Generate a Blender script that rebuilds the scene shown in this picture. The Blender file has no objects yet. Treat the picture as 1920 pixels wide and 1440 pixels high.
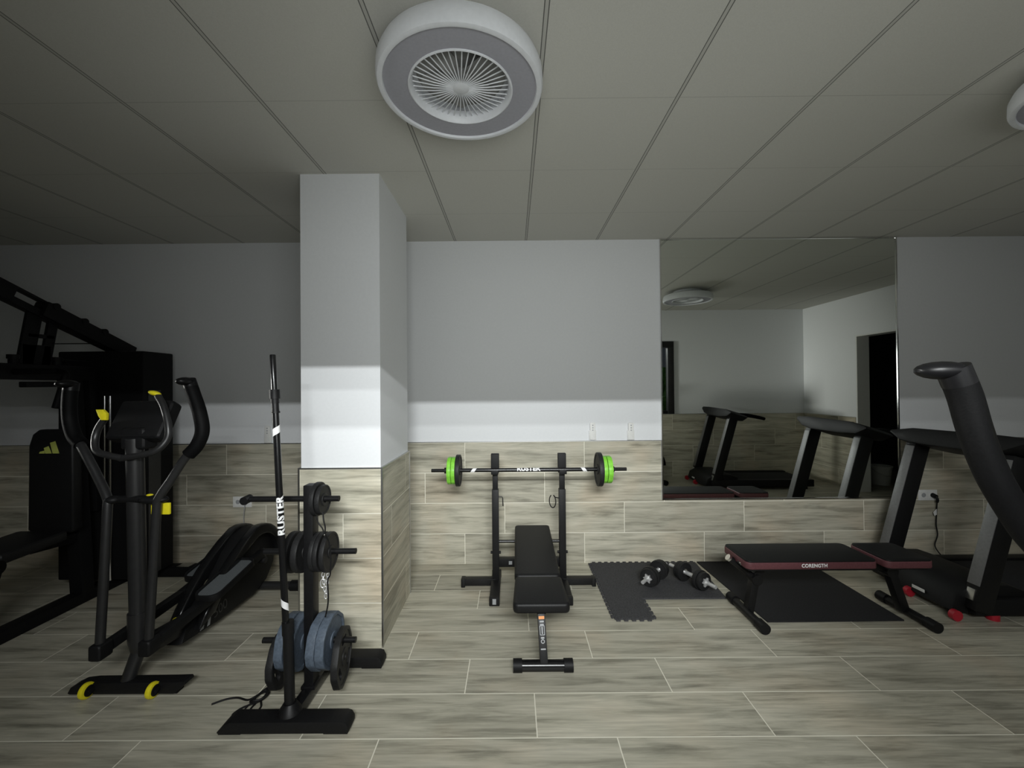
import bpy, bmesh, math, random
from mathutils import Vector, Matrix, Euler
random.seed(7)
C = bpy.context.scene.collection
PI = math.pi
SC = bpy.context.scene

# ------------------------------------------------------------------ camera, light, exposure
CAM_Z = 1.4568
ROOM_H = 2.6825
pitch, yaw, roll = 0.00839, 0.00178, 0.0084
cam_data = bpy.data.cameras.new('camera')
cam = bpy.data.objects.new('camera', cam_data)
C.objects.link(cam)
Rw = Matrix.Rotation(yaw, 3, 'Z') @ Matrix.Rotation(pitch, 3, 'X') @ Matrix.Rotation(roll, 3, 'Y')
right, fwd, up = Rw @ Vector((1, 0, 0)), Rw @ Vector((0, 1, 0)), Rw @ Vector((0, 0, 1))
M3 = Matrix((right, up, -fwd)).transposed()
cam.matrix_world = Matrix.Translation((0, 0, CAM_Z)) @ M3.to_4x4()
cam_data.sensor_fit = 'HORIZONTAL'
cam_data.sensor_width = 36.0
cam_data.lens = 36.0 * 777.0 / 1920.0
cam_data.clip_start = 0.02
SC.camera = cam

SC.view_settings.view_transform = 'Standard'
SC.view_settings.look = 'None'
SC.view_settings.gamma = 1.0
SC.view_settings.use_curve_mapping = False
SC.view_settings.exposure = 0.0

world = bpy.data.worlds.new('World')
SC.world = world
world.use_nodes = True
bg = world.node_tree.nodes['Background']
bg.inputs['Color'].default_value = (0.75, 0.85, 1.0, 1)
bg.inputs['Strength'].default_value = 0.02


def area_light(name, loc, target, sx, sy, energy, col=(1, 1, 1), spread=180):
    l = bpy.data.lights.new(name, 'AREA')
    l.shape = 'RECTANGLE'
    l.size, l.size_y, l.energy, l.color = sx, sy, energy, col
    l.spread = math.radians(spread)
    o = bpy.data.objects.new(name, l)
    C.objects.link(o)
    o.location = loc
    o.rotation_euler = (Vector(target) - Vector(loc)).to_track_quat('-Z', 'Y').to_euler()
    return o


# daylight at the open window: soft sky light over the sill, and two bright gaps of sky low over the garden
area_light('window_daylight', (0.25, -0.25, 1.62), (0.16, 3.0, 1.85), 1.2, 0.85, 12.3, (0.97, 1.0, 0.98), 112)
area_light('window_daylight_side', (1.6, -0.25, 1.62), (1.6, 3.0, 1.6), 1.2, 0.85, 6.0, (0.97, 1.0, 0.98))
area_light('sky_gap_low', (0.10, -1.2, 2.37), (0.05, 3.0, 1.5), 1.3, 0.014, 14, (0.97, 1.0, 1.0), 75)
area_light('sky_gap_low_wide', (0.6, -1.2, 2.37), (0.6, 3.0, 1.5), 2.6, 0.014, 14, (0.97, 1.0, 1.0), 130)
area_light('sky_gap_middle', (0.12, -1.2, 2.445), (0.1, 3.0, 1.4), 1.3, 0.014, 10, (0.97, 1.0, 1.0), 100)
area_light('sky_gap_high', (0.12, -1.2, 2.57), (0.1, 3.0, 1.2), 1.3, 0.02, 18, (0.97, 1.0, 1.0), 100)

# unseen fill light added at left to brighten the window wall in the mirror
area_light('mirror_fill_light', (-5.17, 1.9, 1.5), (3.7, 0.2, 1.55), 0.7, 0.6, 7, (1.0, 1.0, 0.95), 26)

# ------------------------------------------------------------------ geometry helpers
ORG = {}


class MB:
    """collects shapes, given in world (or local) metres, into one mesh"""
    def __init__(self):
        self.bm = bmesh.new()

    def _take(self, verts, M):
        bmesh.ops.transform(self.bm, matrix=M, verts=verts)

    def box(self, c, s, rot=(0, 0, 0), bev=0.0, seg=2):
        r = bmesh.ops.create_cube(self.bm, size=1.0)
        vs = r['verts']
        bmesh.ops.scale(self.bm, vec=s, verts=vs)
        if bev > 0:
            es = list({e for v in vs for e in v.link_edges})
            rb = bmesh.ops.bevel(self.bm, geom=es, offset=bev, segments=seg, affect='EDGES', profile=0.6)
            vs = list({v for f in rb['faces'] for v in f.verts} | {v for v in vs if v.is_valid})
            vs = self._island(vs)
        self._take(vs, Matrix.Translation(c) @ Euler(rot).to_matrix().to_4x4())
        return self

    def _island(self, vs):
        seen = set(vs); st = list(vs)
        while st:
            v = st.pop()
            for e in v.link_edges:
                o = e.other_vert(v)
                if o not in seen:
                    seen.add(o); st.append(o)
        return list(seen)

    def bb(self, x0, x1, y0, y1, z0, z1, bev=0.0, seg=2):
        return self.box(((x0 + x1) / 2, (y0 + y1) / 2, (z0 + z1) / 2), (x1 - x0, y1 - y0, z1 - z0), (0, 0, 0), bev, seg)

    def beam(self, p0, p1, w, h, bev=0.004, side=None):
        """box along p0->p1; w across (along side), h the third direction"""
        p0, p1 = Vector(p0), Vector(p1)
        d = p1 - p0; L = d.length; d.normalize()
        s = Vector(side) if side else d.cross(Vector((0, 0, 1)))
        if s.length < 1e-4: s = Vector((1, 0, 0))
        s = (s - d * s.dot(d)).normalized()
        t = d.cross(s)
        r = bmesh.ops.create_cube(self.bm, size=1.0)
        vs = r['verts']
        bmesh.ops.scale(self.bm, vec=(w, L, h), verts=vs)
        if bev > 0:
            es = list({e for v in vs for e in v.link_edges})
            rb = bmesh.ops.bevel(self.bm, geom=es, offset=bev, segments=2, affect='EDGES', profile=0.6)
            vs = self._island(list({v for f in rb['faces'] for v in f.verts}))
        M = Matrix((s, d, -t if False else s.cross(d))).transposed().to_4x4()
        self._take(vs, Matrix.Translation((p0 + p1) / 2) @ M)
        return self

    def tube(self, pts, r, n=14, smooth=0, radii=None, caps=True):
        pts = [Vector(p) for p in pts]
        rad = list(radii) if radii else [r] * len(pts)
        if smooth and len(pts) > 2:
            q, rr = [], []
            P = [pts[0] * 2 - pts[1]] + pts + [pts[-1] * 2 - pts[-2]]
            for i in range(1, len(P) - 2):
                for k in range(smooth):
                    t = k / smooth
                    a, b, c, d = P[i - 1], P[i], P[i + 1], P[i + 2]
                    q.append(0.5 * ((2 * b) + (c - a) * t + (2 * a - 5 * b + 4 * c - d) * t * t + (3 * b - a - 3 * c + d) * t ** 3))
                    rr.append(rad[i - 1] * (1 - t) + rad[i] * t)
            q.append(pts[-1]); rr.append(rad[-1])
            pts, rad = q, rr
        rings = []
        nrm = None
        for i, p in enumerate(pts):
            a = pts[max(0, i - 1)]; b = pts[min(len(pts) - 1, i + 1)]
            d = (b - a).normalized()
            if nrm is None:
                nrm = d.cross(Vector((0, 0, 1)))
                if nrm.length < 1e-3: nrm = d.cross(Vector((0, 1, 0)))
            nrm = (nrm - d * nrm.dot(d)).normalized()
            bi = d.cross(nrm)
            rings.append([self.bm.verts.new(p + (nrm * math.cos(2 * PI * k / n) + bi * math.sin(2 * PI * k / n)) * rad[i]) for k in range(n)])
        for i in range(len(rings) - 1):
            for k in range(n):
                self.bm.faces.new((rings[i][k], rings[i][(k + 1) % n], rings[i + 1][(k + 1) % n], rings[i + 1][k]))
        if caps:
            self.bm.faces.new(rings[0][::-1]); self.bm.faces.new(rings[-1])
        return self

    def cyl(self, p0, p1, r, r1=None, n=24):
        return self.tube([p0, p1], r, n, radii=[r, r if r1 is None else r1])

    def lathe(self, prof, c=(0, 0, 0), axis=(0, 0, 1), n=48, closed=False):
        ax = Vector(axis).normalized()
        q = Vector((0, 0, 1)).rotation_difference(ax).to_matrix().to_4x4()
        M = Matrix.Translation(c) @ q
        rings = []
        for (r, z) in prof:
            if r < 1e-5:
                rings.append([self.bm.verts.new(M @ Vector((0, 0, z)))])
            else:
                rings.append([self.bm.verts.new(M @ Vector((r * math.cos(2 * PI * k / n), r * math.sin(2 * PI * k / n), z))) for k in range(n)])
        m = len(rings)
        for i in range(m if closed else m - 1):
            A, B = rings[i], rings[(i + 1) % m]
            for k in range(n):
                k2 = (k + 1) % n
                if len(A) == 1 and len(B) == 1: continue
                if len(A) == 1: self.bm.faces.new((A[0], B[k2], B[k]))
                elif len(B) == 1: self.bm.faces.new((A[k], A[k2], B[0]))
                else: self.bm.faces.new((A[k], A[k2], B[k2], B[k]))
        return self

    def ball(self, c, s, n=20, rot=(0, 0, 0)):
        r = bmesh.ops.create_uvsphere(self.bm, u_segments=n, v_segments=max(8, n // 2), radius=1.0)
        if not hasattr(s, '__len__'): s = (s, s, s)
        bmesh.ops.scale(self.bm, vec=s, verts=r['verts'])
        self._take(r['verts'], Matrix.Translation(c) @ Euler(rot).to_matrix().to_4x4())
        return self

    def prism(self, outer, t0, t1, M=None, holes=(), bev=0.0):
        """2D outline (with holes) in the local xy plane, thick from z=t0 to z=t1, then moved by M"""
        tmp = bmesh.new()
        eds = []
        for loop in [outer] + list(holes):
            vs = [tmp.verts.new((x, y, t0)) for x, y in loop]
            for i in range(len(vs)): eds.append(tmp.edges.new((vs[i], vs[(i + 1) % len(vs)])))
        bmesh.ops.triangle_fill(tmp, use_beauty=True, use_dissolve=False, edges=eds)
        if holes:
            bad = []
            for f in tmp.faces:
                c = f.calc_center_median()
                if any(_inside((c.x, c.y), h) for h in holes): bad.append(f)
            if bad: bmesh.ops.delete(tmp, geom=bad, context='FACES_ONLY')
        r = bmesh.ops.extrude_face_region(tmp, geom=list(tmp.faces))
        nv = [g for g in r['geom'] if isinstance(g, bmesh.types.BMVert)]
        bmesh.ops.translate(tmp, vec=(0, 0, t1 - t0), verts=nv)
        bmesh.ops.recalc_face_normals(tmp, faces=tmp.faces)
        if bev > 0:
            es = [e for e in tmp.edges if len(e.link_faces) == 2 and e.calc_face_angle(0) > 0.9 and abs(e.verts[0].co.z - e.verts[1].co.z) < 1e-6]
            bmesh.ops.bevel(tmp, geom=es, offset=bev, segments=2, affect='EDGES', profile=0.6)
        if M is not None: bmesh.ops.transform(tmp, matrix=M, verts=tmp.verts)
        me = bpy.data.meshes.new('tmp'); tmp.to_mesh(me); tmp.free()
        self.bm.from_mesh(me); bpy.data.meshes.remove(me)
        return self

    def mesh_data(self, me):
        self.bm.from_mesh(me)
        return self

    def build(self, name, mat, parent=None, angle=35, local=False, smooth=True):
        bm = self.bm
        bmesh.ops.recalc_face_normals(bm, faces=bm.faces)
        if parent is not None and not local:
            off = ORG.get(parent.name, Vector((0, 0, 0)))
            bmesh.ops.translate(bm, vec=-off, verts=bm.verts)
        me = bpy.data.meshes.new(name)
        bm.to_mesh(me); bm.free()
        me.materials.append(mat)
        if smooth:
            for p in me.polygons: p.use_smooth = True
            me.set_sharp_from_angle(angle=math.radians(angle))
        o = bpy.data.objects.new(name, me)
        C.objects.link(o)
        if parent is not None:
            o.parent = parent
            ORG[o.name] = ORG.get(parent.name, Vector((0, 0, 0)))
        else:
            ORG[o.name] = Vector((0, 0, 0))
        return o


def _inside(p, poly):
    x, y = p; c = False; n = len(poly)
    for i in range(n):
        x1, y1 = poly[i]; x2, y2 = poly[(i + 1) % n]
        if (y1 > y) != (y2 > y) and x < (x2 - x1) * (y - y1) / (y2 - y1) + x1: c = not c
    return c


def tag(o, label, cat, group=None):
    o['label'] = label; o['category'] = cat
    if group: o['group'] = group
    return o


def thing(name, label, cat, loc, group=None):
    o = bpy.data.objects.new(name, None)
    o.empty_display_size = 0.1
    C.objects.link(o)
    o.location = loc
    ORG[o.name] = Vector(loc)
    return tag(o, label, cat, group)


def struct(o):
    o['kind'] = 'structure'
    return o


def rounded(w, h, r, n=5, cx=0, cy=0):
    pts = []
    for (sx, sy, a0) in ((1, 1, 0), (-1, 1, 90), (-1, -1, 180), (1, -1, 270)):
        for k in range(n + 1):
            a = math.radians(a0 + 90 * k / n)
            pts.append((cx + sx * (w / 2 - r) + r * math.cos(a), cy + sy * (h / 2 - r) + r * math.sin(a)))
    return pts


def circle(r, n=32, cx=0, cy=0):
    return [(cx + r * math.cos(2 * PI * k / n), cy + r * math.sin(2 * PI * k / n)) for k in range(n)]


def frame(ex, ey, ez, o):
    return Matrix.Translation(o) @ Matrix((ex, ey, ez)).transposed().to_4x4()


AXIS_X = frame(Vector((0, 1, 0)), Vector((0, 0, 1)), Vector((1, 0, 0)), (0, 0, 0))   # outline in YZ, thick along X
AXIS_Y = frame(Vector((1, 0, 0)), Vector((0, 0, 1)), Vector((0, -1, 0)), (0, 0, 0))  # outline in XZ, thick along -Y


def text_mesh(s, size, space=1.0, bold=0.0):
    cu = bpy.data.curves.new('t', 'FONT')
    cu.body = s; cu.size = size; cu.align_x = 'CENTER'; cu.align_y = 'CENTER'
    cu.space_character = space; cu.offset = bold; cu.resolution_u = 3
    ob = bpy.data.objects.new('t', cu)
    C.objects.link(ob)
    dg = bpy.context.evaluated_depsgraph_get()
    me = bpy.data.meshes.new_from_object(ob.evaluated_get(dg))
    bpy.data.objects.remove(ob); bpy.data.curves.remove(cu)
    return me


def flat_text(s, size, M, name, mat, parent, space=1.0, bold=0.0, sx=1.0, thick=0.0006, local=False):
    me = text_mesh(s, size, space, bold)
    b = MB(); b.bm.from_mesh(me); bpy.data.meshes.remove(me)
    r = bmesh.ops.extrude_face_region(b.bm, geom=list(b.bm.faces))
    bmesh.ops.translate(b.bm, vec=(0, 0, thick), verts=[g for g in r['geom'] if isinstance(g, bmesh.types.BMVert)])
    bmesh.ops.scale(b.bm, vec=(sx, 1, 1), verts=b.bm.verts)
    bmesh.ops.transform(b.bm, matrix=M, verts=b.bm.verts)
    return b.build(name, mat, parent, smooth=False, local=local)


def wrap_patch(me_or_poly, radius, c, along, facing, name, mat, parent, bold=0.0):
    """wraps a flat patch (x along the bar, y round it) on a bar of the given radius"""
    b = MB()
    if isinstance(me_or_poly, list):
        vs = [b.bm.verts.new((x, y, 0)) for x, y in me_or_poly]; b.bm.faces.new(vs)
    else:
        b.bm.from_mesh(me_or_poly); bpy.data.meshes.remove(me_or_poly)
    ys = [v.co.y for v in b.bm.verts]
    y0, y1 = min(ys), max(ys)
    for i in range(1, 14):
        bmesh.ops.bisect_plane(b.bm, geom=list(b.bm.verts) + list(b.bm.edges) + list(b.bm.faces),
                               plane_co=(0, y0 + (y1 - y0) * i / 14, 0), plane_no=(0, 1, 0))
    a = Vector(along).normalized(); f = Vector(facing); f = (f - a * f.dot(a)).normalized()
    u = a.cross(f)                      # round the bar; (a, u) reads upright with f towards the viewer
    u = f.cross(a)
    R = radius + 0.0006
    for v in b.bm.verts:
        t = v.co.y / radius
        v.co = Vector(c) + a * v.co.x + f * (R * math.cos(t)) + u * (R * math.sin(t))
    return b.build(name, mat, parent, smooth=False)


# ------------------------------------------------------------------ materials
def principled(name):
    m = bpy.data.materials.new(name)
    m.use_nodes = True
    return m, m.node_tree.nodes, m.node_tree.links, m.node_tree.nodes['Principled BSDF']


def mat(name, col, rough=0.5, metal=0.0, var=0.12, scale=40.0, bump=0.0, spec=0.5, bscale=None, coat=0.0):
    """plain material with a fine procedural mottling"""
    m, N, L, p = principled(name)
    tc = N.new('ShaderNodeTexCoord')
    nz = N.new('ShaderNodeTexNoise'); nz.inputs['Scale'].default_value = scale; nz.inputs['Detail'].default_value = 4
    L.new(tc.outputs['Object'], nz.inputs['Vector'])
    rp = N.new('ShaderNodeValToRGB')
    rp.color_ramp.elements[0].position = 0.3; rp.color_ramp.elements[1].position = 0.7
    rp.color_ramp.elements[0].color = (*[c * (1 - var) for c in col], 1)
    rp.color_ramp.elements[1].color = (*[min(1, c * (1 + var)) for c in col], 1)
    L.new(nz.outputs['Fac'], rp.inputs['Fac'])
    L.new(rp.outputs['Color'], p.inputs['Base Color'])
    p.inputs['Roughness'].default_value = rough
    p.inputs['Metallic'].default_value = metal
    p.inputs['Specular IOR Level'].default_value = spec
    p.inputs['Coat Weight'].default_value = coat
    if bump > 0:
        b = N.new('ShaderNodeBump'); b.inputs['Strength'].default_value = bump; b.inputs['Distance'].default_value = 0.002
        if bscale:
            n2 = N.new('ShaderNodeTexNoise'); n2.inputs['Scale'].default_value = bscale; n2.inputs['Detail'].default_value = 3
            L.new(tc.outputs['Object'], n2.inputs['Vector']); L.new(n2.outputs['Fac'], b.inputs['Height'])
        else:
            L.new(nz.outputs['Fac'], b.inputs['Height'])
        L.new(b.outputs['Normal'], p.inputs['Normal'])
    return m


def math_node(N, L, op, a, b=None, c=None):
    n = N.new('ShaderNodeMath'); n.operation = op
    for i, v in enumerate((a, b, c)):
        if v is None: continue
        if isinstance(v, (int, float)): n.inputs[i].default_value = v
        else: L.new(v, n.inputs[i])
    return n.outputs[0]


def tile_material(name, u_axis, v_axis, u0, v0, shift, W=0.2515, Lt=0.99, bright=1.0, warm=0.0, rough=0.42):
    """wood-look porcelain planks in a third-offset bond: u along the plank, v across the rows"""
    m, N, L, p = principled(name)
    geo = N.new('ShaderNodeNewGeometry')
    sep = N.new('ShaderNodeSeparateXYZ'); L.new(geo.outputs['Position'], sep.inputs[0])
    u = sep.outputs[u_axis]; v = sep.outputs[v_axis]
    mn = lambda op, a, b=None, c=None: math_node(N, L, op, a, b, c)
    vv = mn('DIVIDE', mn('SUBTRACT', v, v0), W)
    row = mn('FLOOR', vv)
    fv = mn('SUBTRACT', vv, row)
    uu = mn('DIVIDE', mn('SUBTRACT', mn('SUBTRACT', u, u0), mn('MULTIPLY', row, shift)), Lt)
    colm = mn('FLOOR', uu)
    fu = mn('SUBTRACT', uu, colm)
    dv = mn('MULTIPLY', mn('MINIMUM', fv, mn('SUBTRACT', 1.0, fv)), W)
    du = mn('MULTIPLY', mn('MINIMUM', fu, mn('SUBTRACT', 1.0, fu)), Lt)
    dist = mn('MINIMUM', dv, du)
    joint = mn('LESS_THAN', dist, 0.0024)
    wn = N.new('ShaderNodeTexWhiteNoise'); wn.noise_dimensions = '2D'
    cid = N.new('ShaderNodeCombineXYZ'); L.new(colm, cid.inputs[0]); L.new(row, cid.inputs[1])
    L.new(cid.outputs[0], wn.inputs['Vector'])
    rnd = wn.outputs['Value']
    # grain: long streaks along u, different in each plank
    gv = N.new('ShaderNodeCombineXYZ')
    L.new(mn('MULTIPLY_ADD', u, 1.0, mn('MULTIPLY', rnd, 37.0)), gv.inputs[0])
    L.new(mn('MULTIPLY', v, 9.0), gv.inputs[1])
    L.new(mn('MULTIPLY', rnd, 91.0), gv.inputs[2])
    n1 = N.new('ShaderNodeTexNoise'); n1.inputs['Scale'].default_value = 2.1; n1.inputs['Detail'].default_value = 7
    n1.inputs['Roughness'].default_value = 0.62; n1.inputs['Distortion'].default_value = 0.35
    L.new(gv.outputs[0], n1.inputs['Vector'])
    gv2 = N.new('ShaderNodeCombineXYZ')
    L.new(mn('MULTIPLY_ADD', u, 2.6, mn('MULTIPLY', rnd, 53.0)), gv2.inputs[0])
    L.new(mn('MULTIPLY', v, 46.0), gv2.inputs[1])
    n2 = N.new('ShaderNodeTexNoise'); n2.inputs['Scale'].default_value = 2.0; n2.inputs['Detail'].default_value = 5
    L.new(gv2.outputs[0], n2.inputs['Vector'])
    r1 = N.new('ShaderNodeValToRGB')
    e = r1.color_ramp.elements
    cs = [(0.25, (0.125, 0.12, 0.092)), (0.38, (0.225, 0.215, 0.17)), (0.50, (0.32, 0.305, 0.245)), (0.72, (0.40, 0.378, 0.31))]
    e[0].position, e[0].color = cs[0][0], (*cs[0][1], 1)
    e[1].position, e[1].color = cs[3][0], (*cs[3][1], 1)
    for pos, c in cs[1:3]:
        k = e.new(pos); k.color = (*c, 1)
    L.new(n1.outputs['Fac'], r1.inputs['Fac'])
    r2 = N.new('ShaderNodeMapRange'); r2.inputs[1].default_value = 0.3; r2.inputs[2].default_value = 0.7
    r2.inputs[3].default_value = 0.86; r2.inputs[4].default_value = 1.12
    L.new(n2.outputs['Fac'], r2.inputs[0])
    tone = mn('MULTIPLY', r2.outputs[0], mn('MULTIPLY_ADD', rnd, 0.22 * bright, 0.89 * bright))
    mix = N.new('ShaderNodeVectorMath'); mix.operation = 'SCALE'
    L.new(r1.outputs['Color'], mix.inputs[0]); L.new(tone, mix.inputs['Scale'])
    # some planks run a little pinker
    wn2 = N.new('ShaderNodeTexNoise'); wn2.inputs['Scale'].default_value = 2.3
    L.new(geo.outputs['Position'], wn2.inputs['Vector'])
    pk = N.new('ShaderNodeMix'); pk.data_type = 'RGBA'; pk.blend_type = 'MULTIPLY'
    pf = N.new('ShaderNodeMapRange'); pf.inputs[1].default_value = 0.5; pf.inputs[2].default_value = 0.7; pf.inputs[4].default_value = 0.5 + warm
    L.new(wn2.outputs['Fac'], pf.inputs[0])
    L.new(pf.outputs[0], pk.inputs['Factor'])
    L.new(mix.outputs[0], pk.inputs[6]); pk.inputs[7].default_value = (1.05, 0.95, 0.88, 1)
    gm = N.new('ShaderNodeMix'); gm.data_type = 'RGBA'
    L.new(joint, gm.inputs['Factor']); L.new(pk.outputs[2], gm.inputs[6])
    gm.inputs[7].default_value = (0.82, 0.79, 0.67, 1)
    L.new(gm.outputs[2], p.inputs['Base Color'])
    p.inputs['Roughness'].default_value = rough
    p.inputs['Specular IOR Level'].default_value = 0.4
    bp = N.new('ShaderNodeBump'); bp.inputs['Strength'].default_value = 0.25; bp.inputs['Distance'].default_value = 0.001
    L.new(mn('SUBTRACT', mn('MULTIPLY', n2.outputs['Fac'], 0.5), joint), bp.inputs['Height'])
    L.new(bp.outputs['Normal'], p.inputs['Normal'])
    return m


def ceiling_material():
    m, N, L, p = principled('ceiling_panels')
    geo = N.new('ShaderNodeNewGeometry')
    sep = N.new('ShaderNodeSeparateXYZ'); L.new(geo.outputs['Position'], sep.inputs[0])
    mn = lambda op, a, b=None, c=None: math_node(N, L, op, a, b, c)

    def near(coord, o, step):
        t = mn('DIVIDE', mn('SUBTRACT', coord, o), step)
        f = mn('SUBTRACT', t, mn('ROUND', t))
        return mn('MULTIPLY', mn('ABSOLUTE', f), step)
    dx = near(sep.outputs[0], 0.12, 0.59)
    dy = near(sep.outputs[1], 1.75, 0.58)
    edge = mn('LESS_THAN', mn('ABSOLUTE', mn('SUBTRACT', dx, 0.0075)), 0.0018)
    prof = mn('LESS_THAN', dx, 0.0075)
    cross = mn('LESS_THAN', dy, 0.0016)
    nz = N.new('ShaderNodeTexNoise'); nz.inputs['Scale'].default_value = 260; nz.inputs['Detail'].default_value = 2
    L.new(geo.outputs['Position'], nz.inputs['Vector'])
    rp = N.new('ShaderNodeValToRGB')
    rp.color_ramp.elements[0].color = (0.56, 0.555, 0.51, 1); rp.color_ramp.elements[1].color = (0.66, 0.655, 0.605, 1)
    L.new(nz.outputs['Fac'], rp.inputs['Fac'])

    def over(prev, fac, col):
        g = N.new('ShaderNodeMix'); g.data_type = 'RGBA'
        L.new(fac, g.inputs['Factor']); L.new(prev, g.inputs[6]); g.inputs[7].default_value = (*col, 1)
        return g.outputs[2]
    c = over(rp.outputs['Color'], cross, (0.46, 0.455, 0.42))
    c = over(c, prof, (0.52, 0.515, 0.475))
    c = over(c, edge, (0.15, 0.15, 0.138))
    L.new(c, p.inputs['Base Color'])
    p.inputs['Roughness'].default_value = 0.9
    p.inputs['Specular IOR Level'].default_value = 0.15
    return m


PAINT = mat('white_wall_paint', (0.74, 0.755, 0.77), 0.75, var=0.015, scale=60, bump=0.12, bscale=220, spec=0.2)
CEIL = ceiling_material()
FLOOR = tile_material('floor_planks', 0, 1, 0.09, 1.7343, -0.3316, bright=1.38)
TILE_X = tile_material('wall_planks_along_x', 0, 2, -0.07, 1.004, 0.3316, bright=1.42, warm=0.2)
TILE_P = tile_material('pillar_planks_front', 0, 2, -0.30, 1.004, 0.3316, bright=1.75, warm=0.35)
TILE_Y = tile_material('wall_planks_along_y', 1, 2, 2.20, 1.004, 0.3316, bright=1.42, warm=0.1)
ALU = mat('brushed_aluminium', (0.55, 0.55, 0.54), 0.32, 1.0, 0.05, 120)
CHROME = mat('polished_chrome', (0.78, 0.78, 0.78), 0.14, 1.0, 0.03, 60)
BLACK = mat('black_powder_coat', (0.0065, 0.0065, 0.007), 0.46, 0.0, 0.2, 90, 0.08, 0.3)
BLACKGLOSS = mat('black_gloss_paint', (0.007, 0.007, 0.0075), 0.24, 0.0, 0.15, 60, spec=0.45)
BLACKPLASTIC = mat('black_plastic', (0.0065, 0.0065, 0.007), 0.55, 0.0, 0.2, 120, 0.1, 0.25)
DARKSTEEL = mat('dark_grey_painted_steel', (0.018, 0.018, 0.0185), 0.36, 0.0, 0.12, 60)
VINYL = mat('black_vinyl', (0.007, 0.007, 0.0075), 0.5, 0.0, 0.2, 160, 0.25, 0.3)
RUBBER = mat('black_rubber', (0.022, 0.022, 0.024), 0.75, 0.0, 0.25, 120, 0.25, 0.2)
IRON = mat('cast_black_plate', (0.014, 0.014, 0.0145), 0.55, 0.0, 0.25, 130, 0.2, 0.3)
FOAM = mat('black_foam_grip', (0.0032, 0.0032, 0.0034), 0.6, 0.0, 0.2, 200, 0.2, 0.09)
MATBLACK = mat('charcoal_foam_mat', (0.058, 0.058, 0.061), 0.8, 0.0, 0.3, 150, 0.4, 0.2)
BLUEGREY = mat('blue_grey_plate', (0.088, 0.112, 0.147), 0.55, 0.0, 0.2, 90, 0.25, 0.35)
GREEN = mat('lime_green_plate', (0.20, 0.56, 0.045), 0.45, 0.0, 0.12, 70, 0.15)
YELLOW = mat('yellow_plastic', (0.80, 0.70, 0.02), 0.4, 0.0, 0.06, 60)
OLIVE = mat('yellow_green_print', (0.42, 0.46, 0.10), 0.6, 0.0, 0.06, 60)
RED = mat('red_plastic', (0.42, 0.014, 0.03), 0.4, 0.0, 0.1, 60)
MAROON = mat('dark_red_vinyl', (0.115, 0.042, 0.048), 0.5, 0.0, 0.12, 90, 0.1, 0.3)
WHITE = mat('white_print', (0.80, 0.80, 0.80), 0.5, 0.0, 0.03, 60)
WPLASTIC = mat('white_plastic', (0.72, 0.72, 0.70), 0.38, 0.0, 0.03, 60)
FANWHITE = mat('fan_white_plastic', (0.74, 0.76, 0.79), 0.45, 0.0, 0.03, 60)
DIFFUSER = mat('fan_grey_diffuser', (0.36, 0.36, 0.40), 0.6, 0.0, 0.04, 90)
FANINSIDE = mat('fan_motor_grey', (0.28, 0.28, 0.27), 0.6, 0.0, 0.3, 14)
GREYPED = mat('grey_pedal_rubber', (0.10, 0.11, 0.115), 0.7, 0.0, 0.15, 200, 0.3)
LITFACE = mat('upright_lit_face_grey', (0.15, 0.15, 0.15), 0.45, 0.1, 0.1, 60)  # window light on the black uprights, painted as a lighter grey
PANEL = mat('smoked_grey_panel', (0.03, 0.03, 0.03), 0.4, 0.0, 0.1, 40)
ORANGE = mat('orange_label', (0.75, 0.28, 0.06), 0.5, 0.0, 0.06, 60)
LABELGREY = mat('grey_label_print', (0.33, 0.34, 0.35), 0.5, 0.0, 0.1, 60)
FRAMEDARK = mat('anthracite_window_frame', (0.012, 0.012, 0.013), 0.45, 0.0, 0.15, 60)
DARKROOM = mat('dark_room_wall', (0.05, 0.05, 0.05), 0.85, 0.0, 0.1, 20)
LEAF = mat('hedge_leaf', (0.07, 0.19, 0.035), 0.6, 0.0, 0.5, 18)
SOIL = mat('outside_ground', (0.13, 0.15, 0.07), 0.9, 0.0, 0.3, 6)
GYMBLACK = mat('matt_black_gym_steel', (0.005, 0.005, 0.0055), 0.6, 0.0, 0.2, 90, 0.08, 0.18)
SATIN = mat('satin_silver', (0.68, 0.68, 0.68), 0.42, 0.55, 0.06, 90)
CAPBLACK = mat('satin_black_cap', (0.005, 0.005, 0.0055), 0.36, 0.0, 0.1, 60, spec=0.22)
SCREEN = mat('console_glass', (0.012, 0.014, 0.016), 0.12, 0.0, 0.05, 20, spec=0.6)


def mirror_material():
    m, N, L, p = principled('mirror_silvering')
    nz = N.new('ShaderNodeTexNoise'); nz.inputs['Scale'].default_value = 3
    rp = N.new('ShaderNodeValToRGB')
    rp.color_ramp.elements[0].color = (0.84, 0.87, 0.83, 1); rp.color_ramp.elements[1].color = (0.86, 0.89, 0.85, 1)
    L.new(nz.outputs['Fac'], rp.inputs['Fac']); L.new(rp.outputs['Color'], p.inputs['Base Color'])
    p.inputs['Metallic'].default_value = 1.0; p.inputs['Roughness'].default_value = 0.008
    return m


MIRROR = mirror_material()

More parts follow.
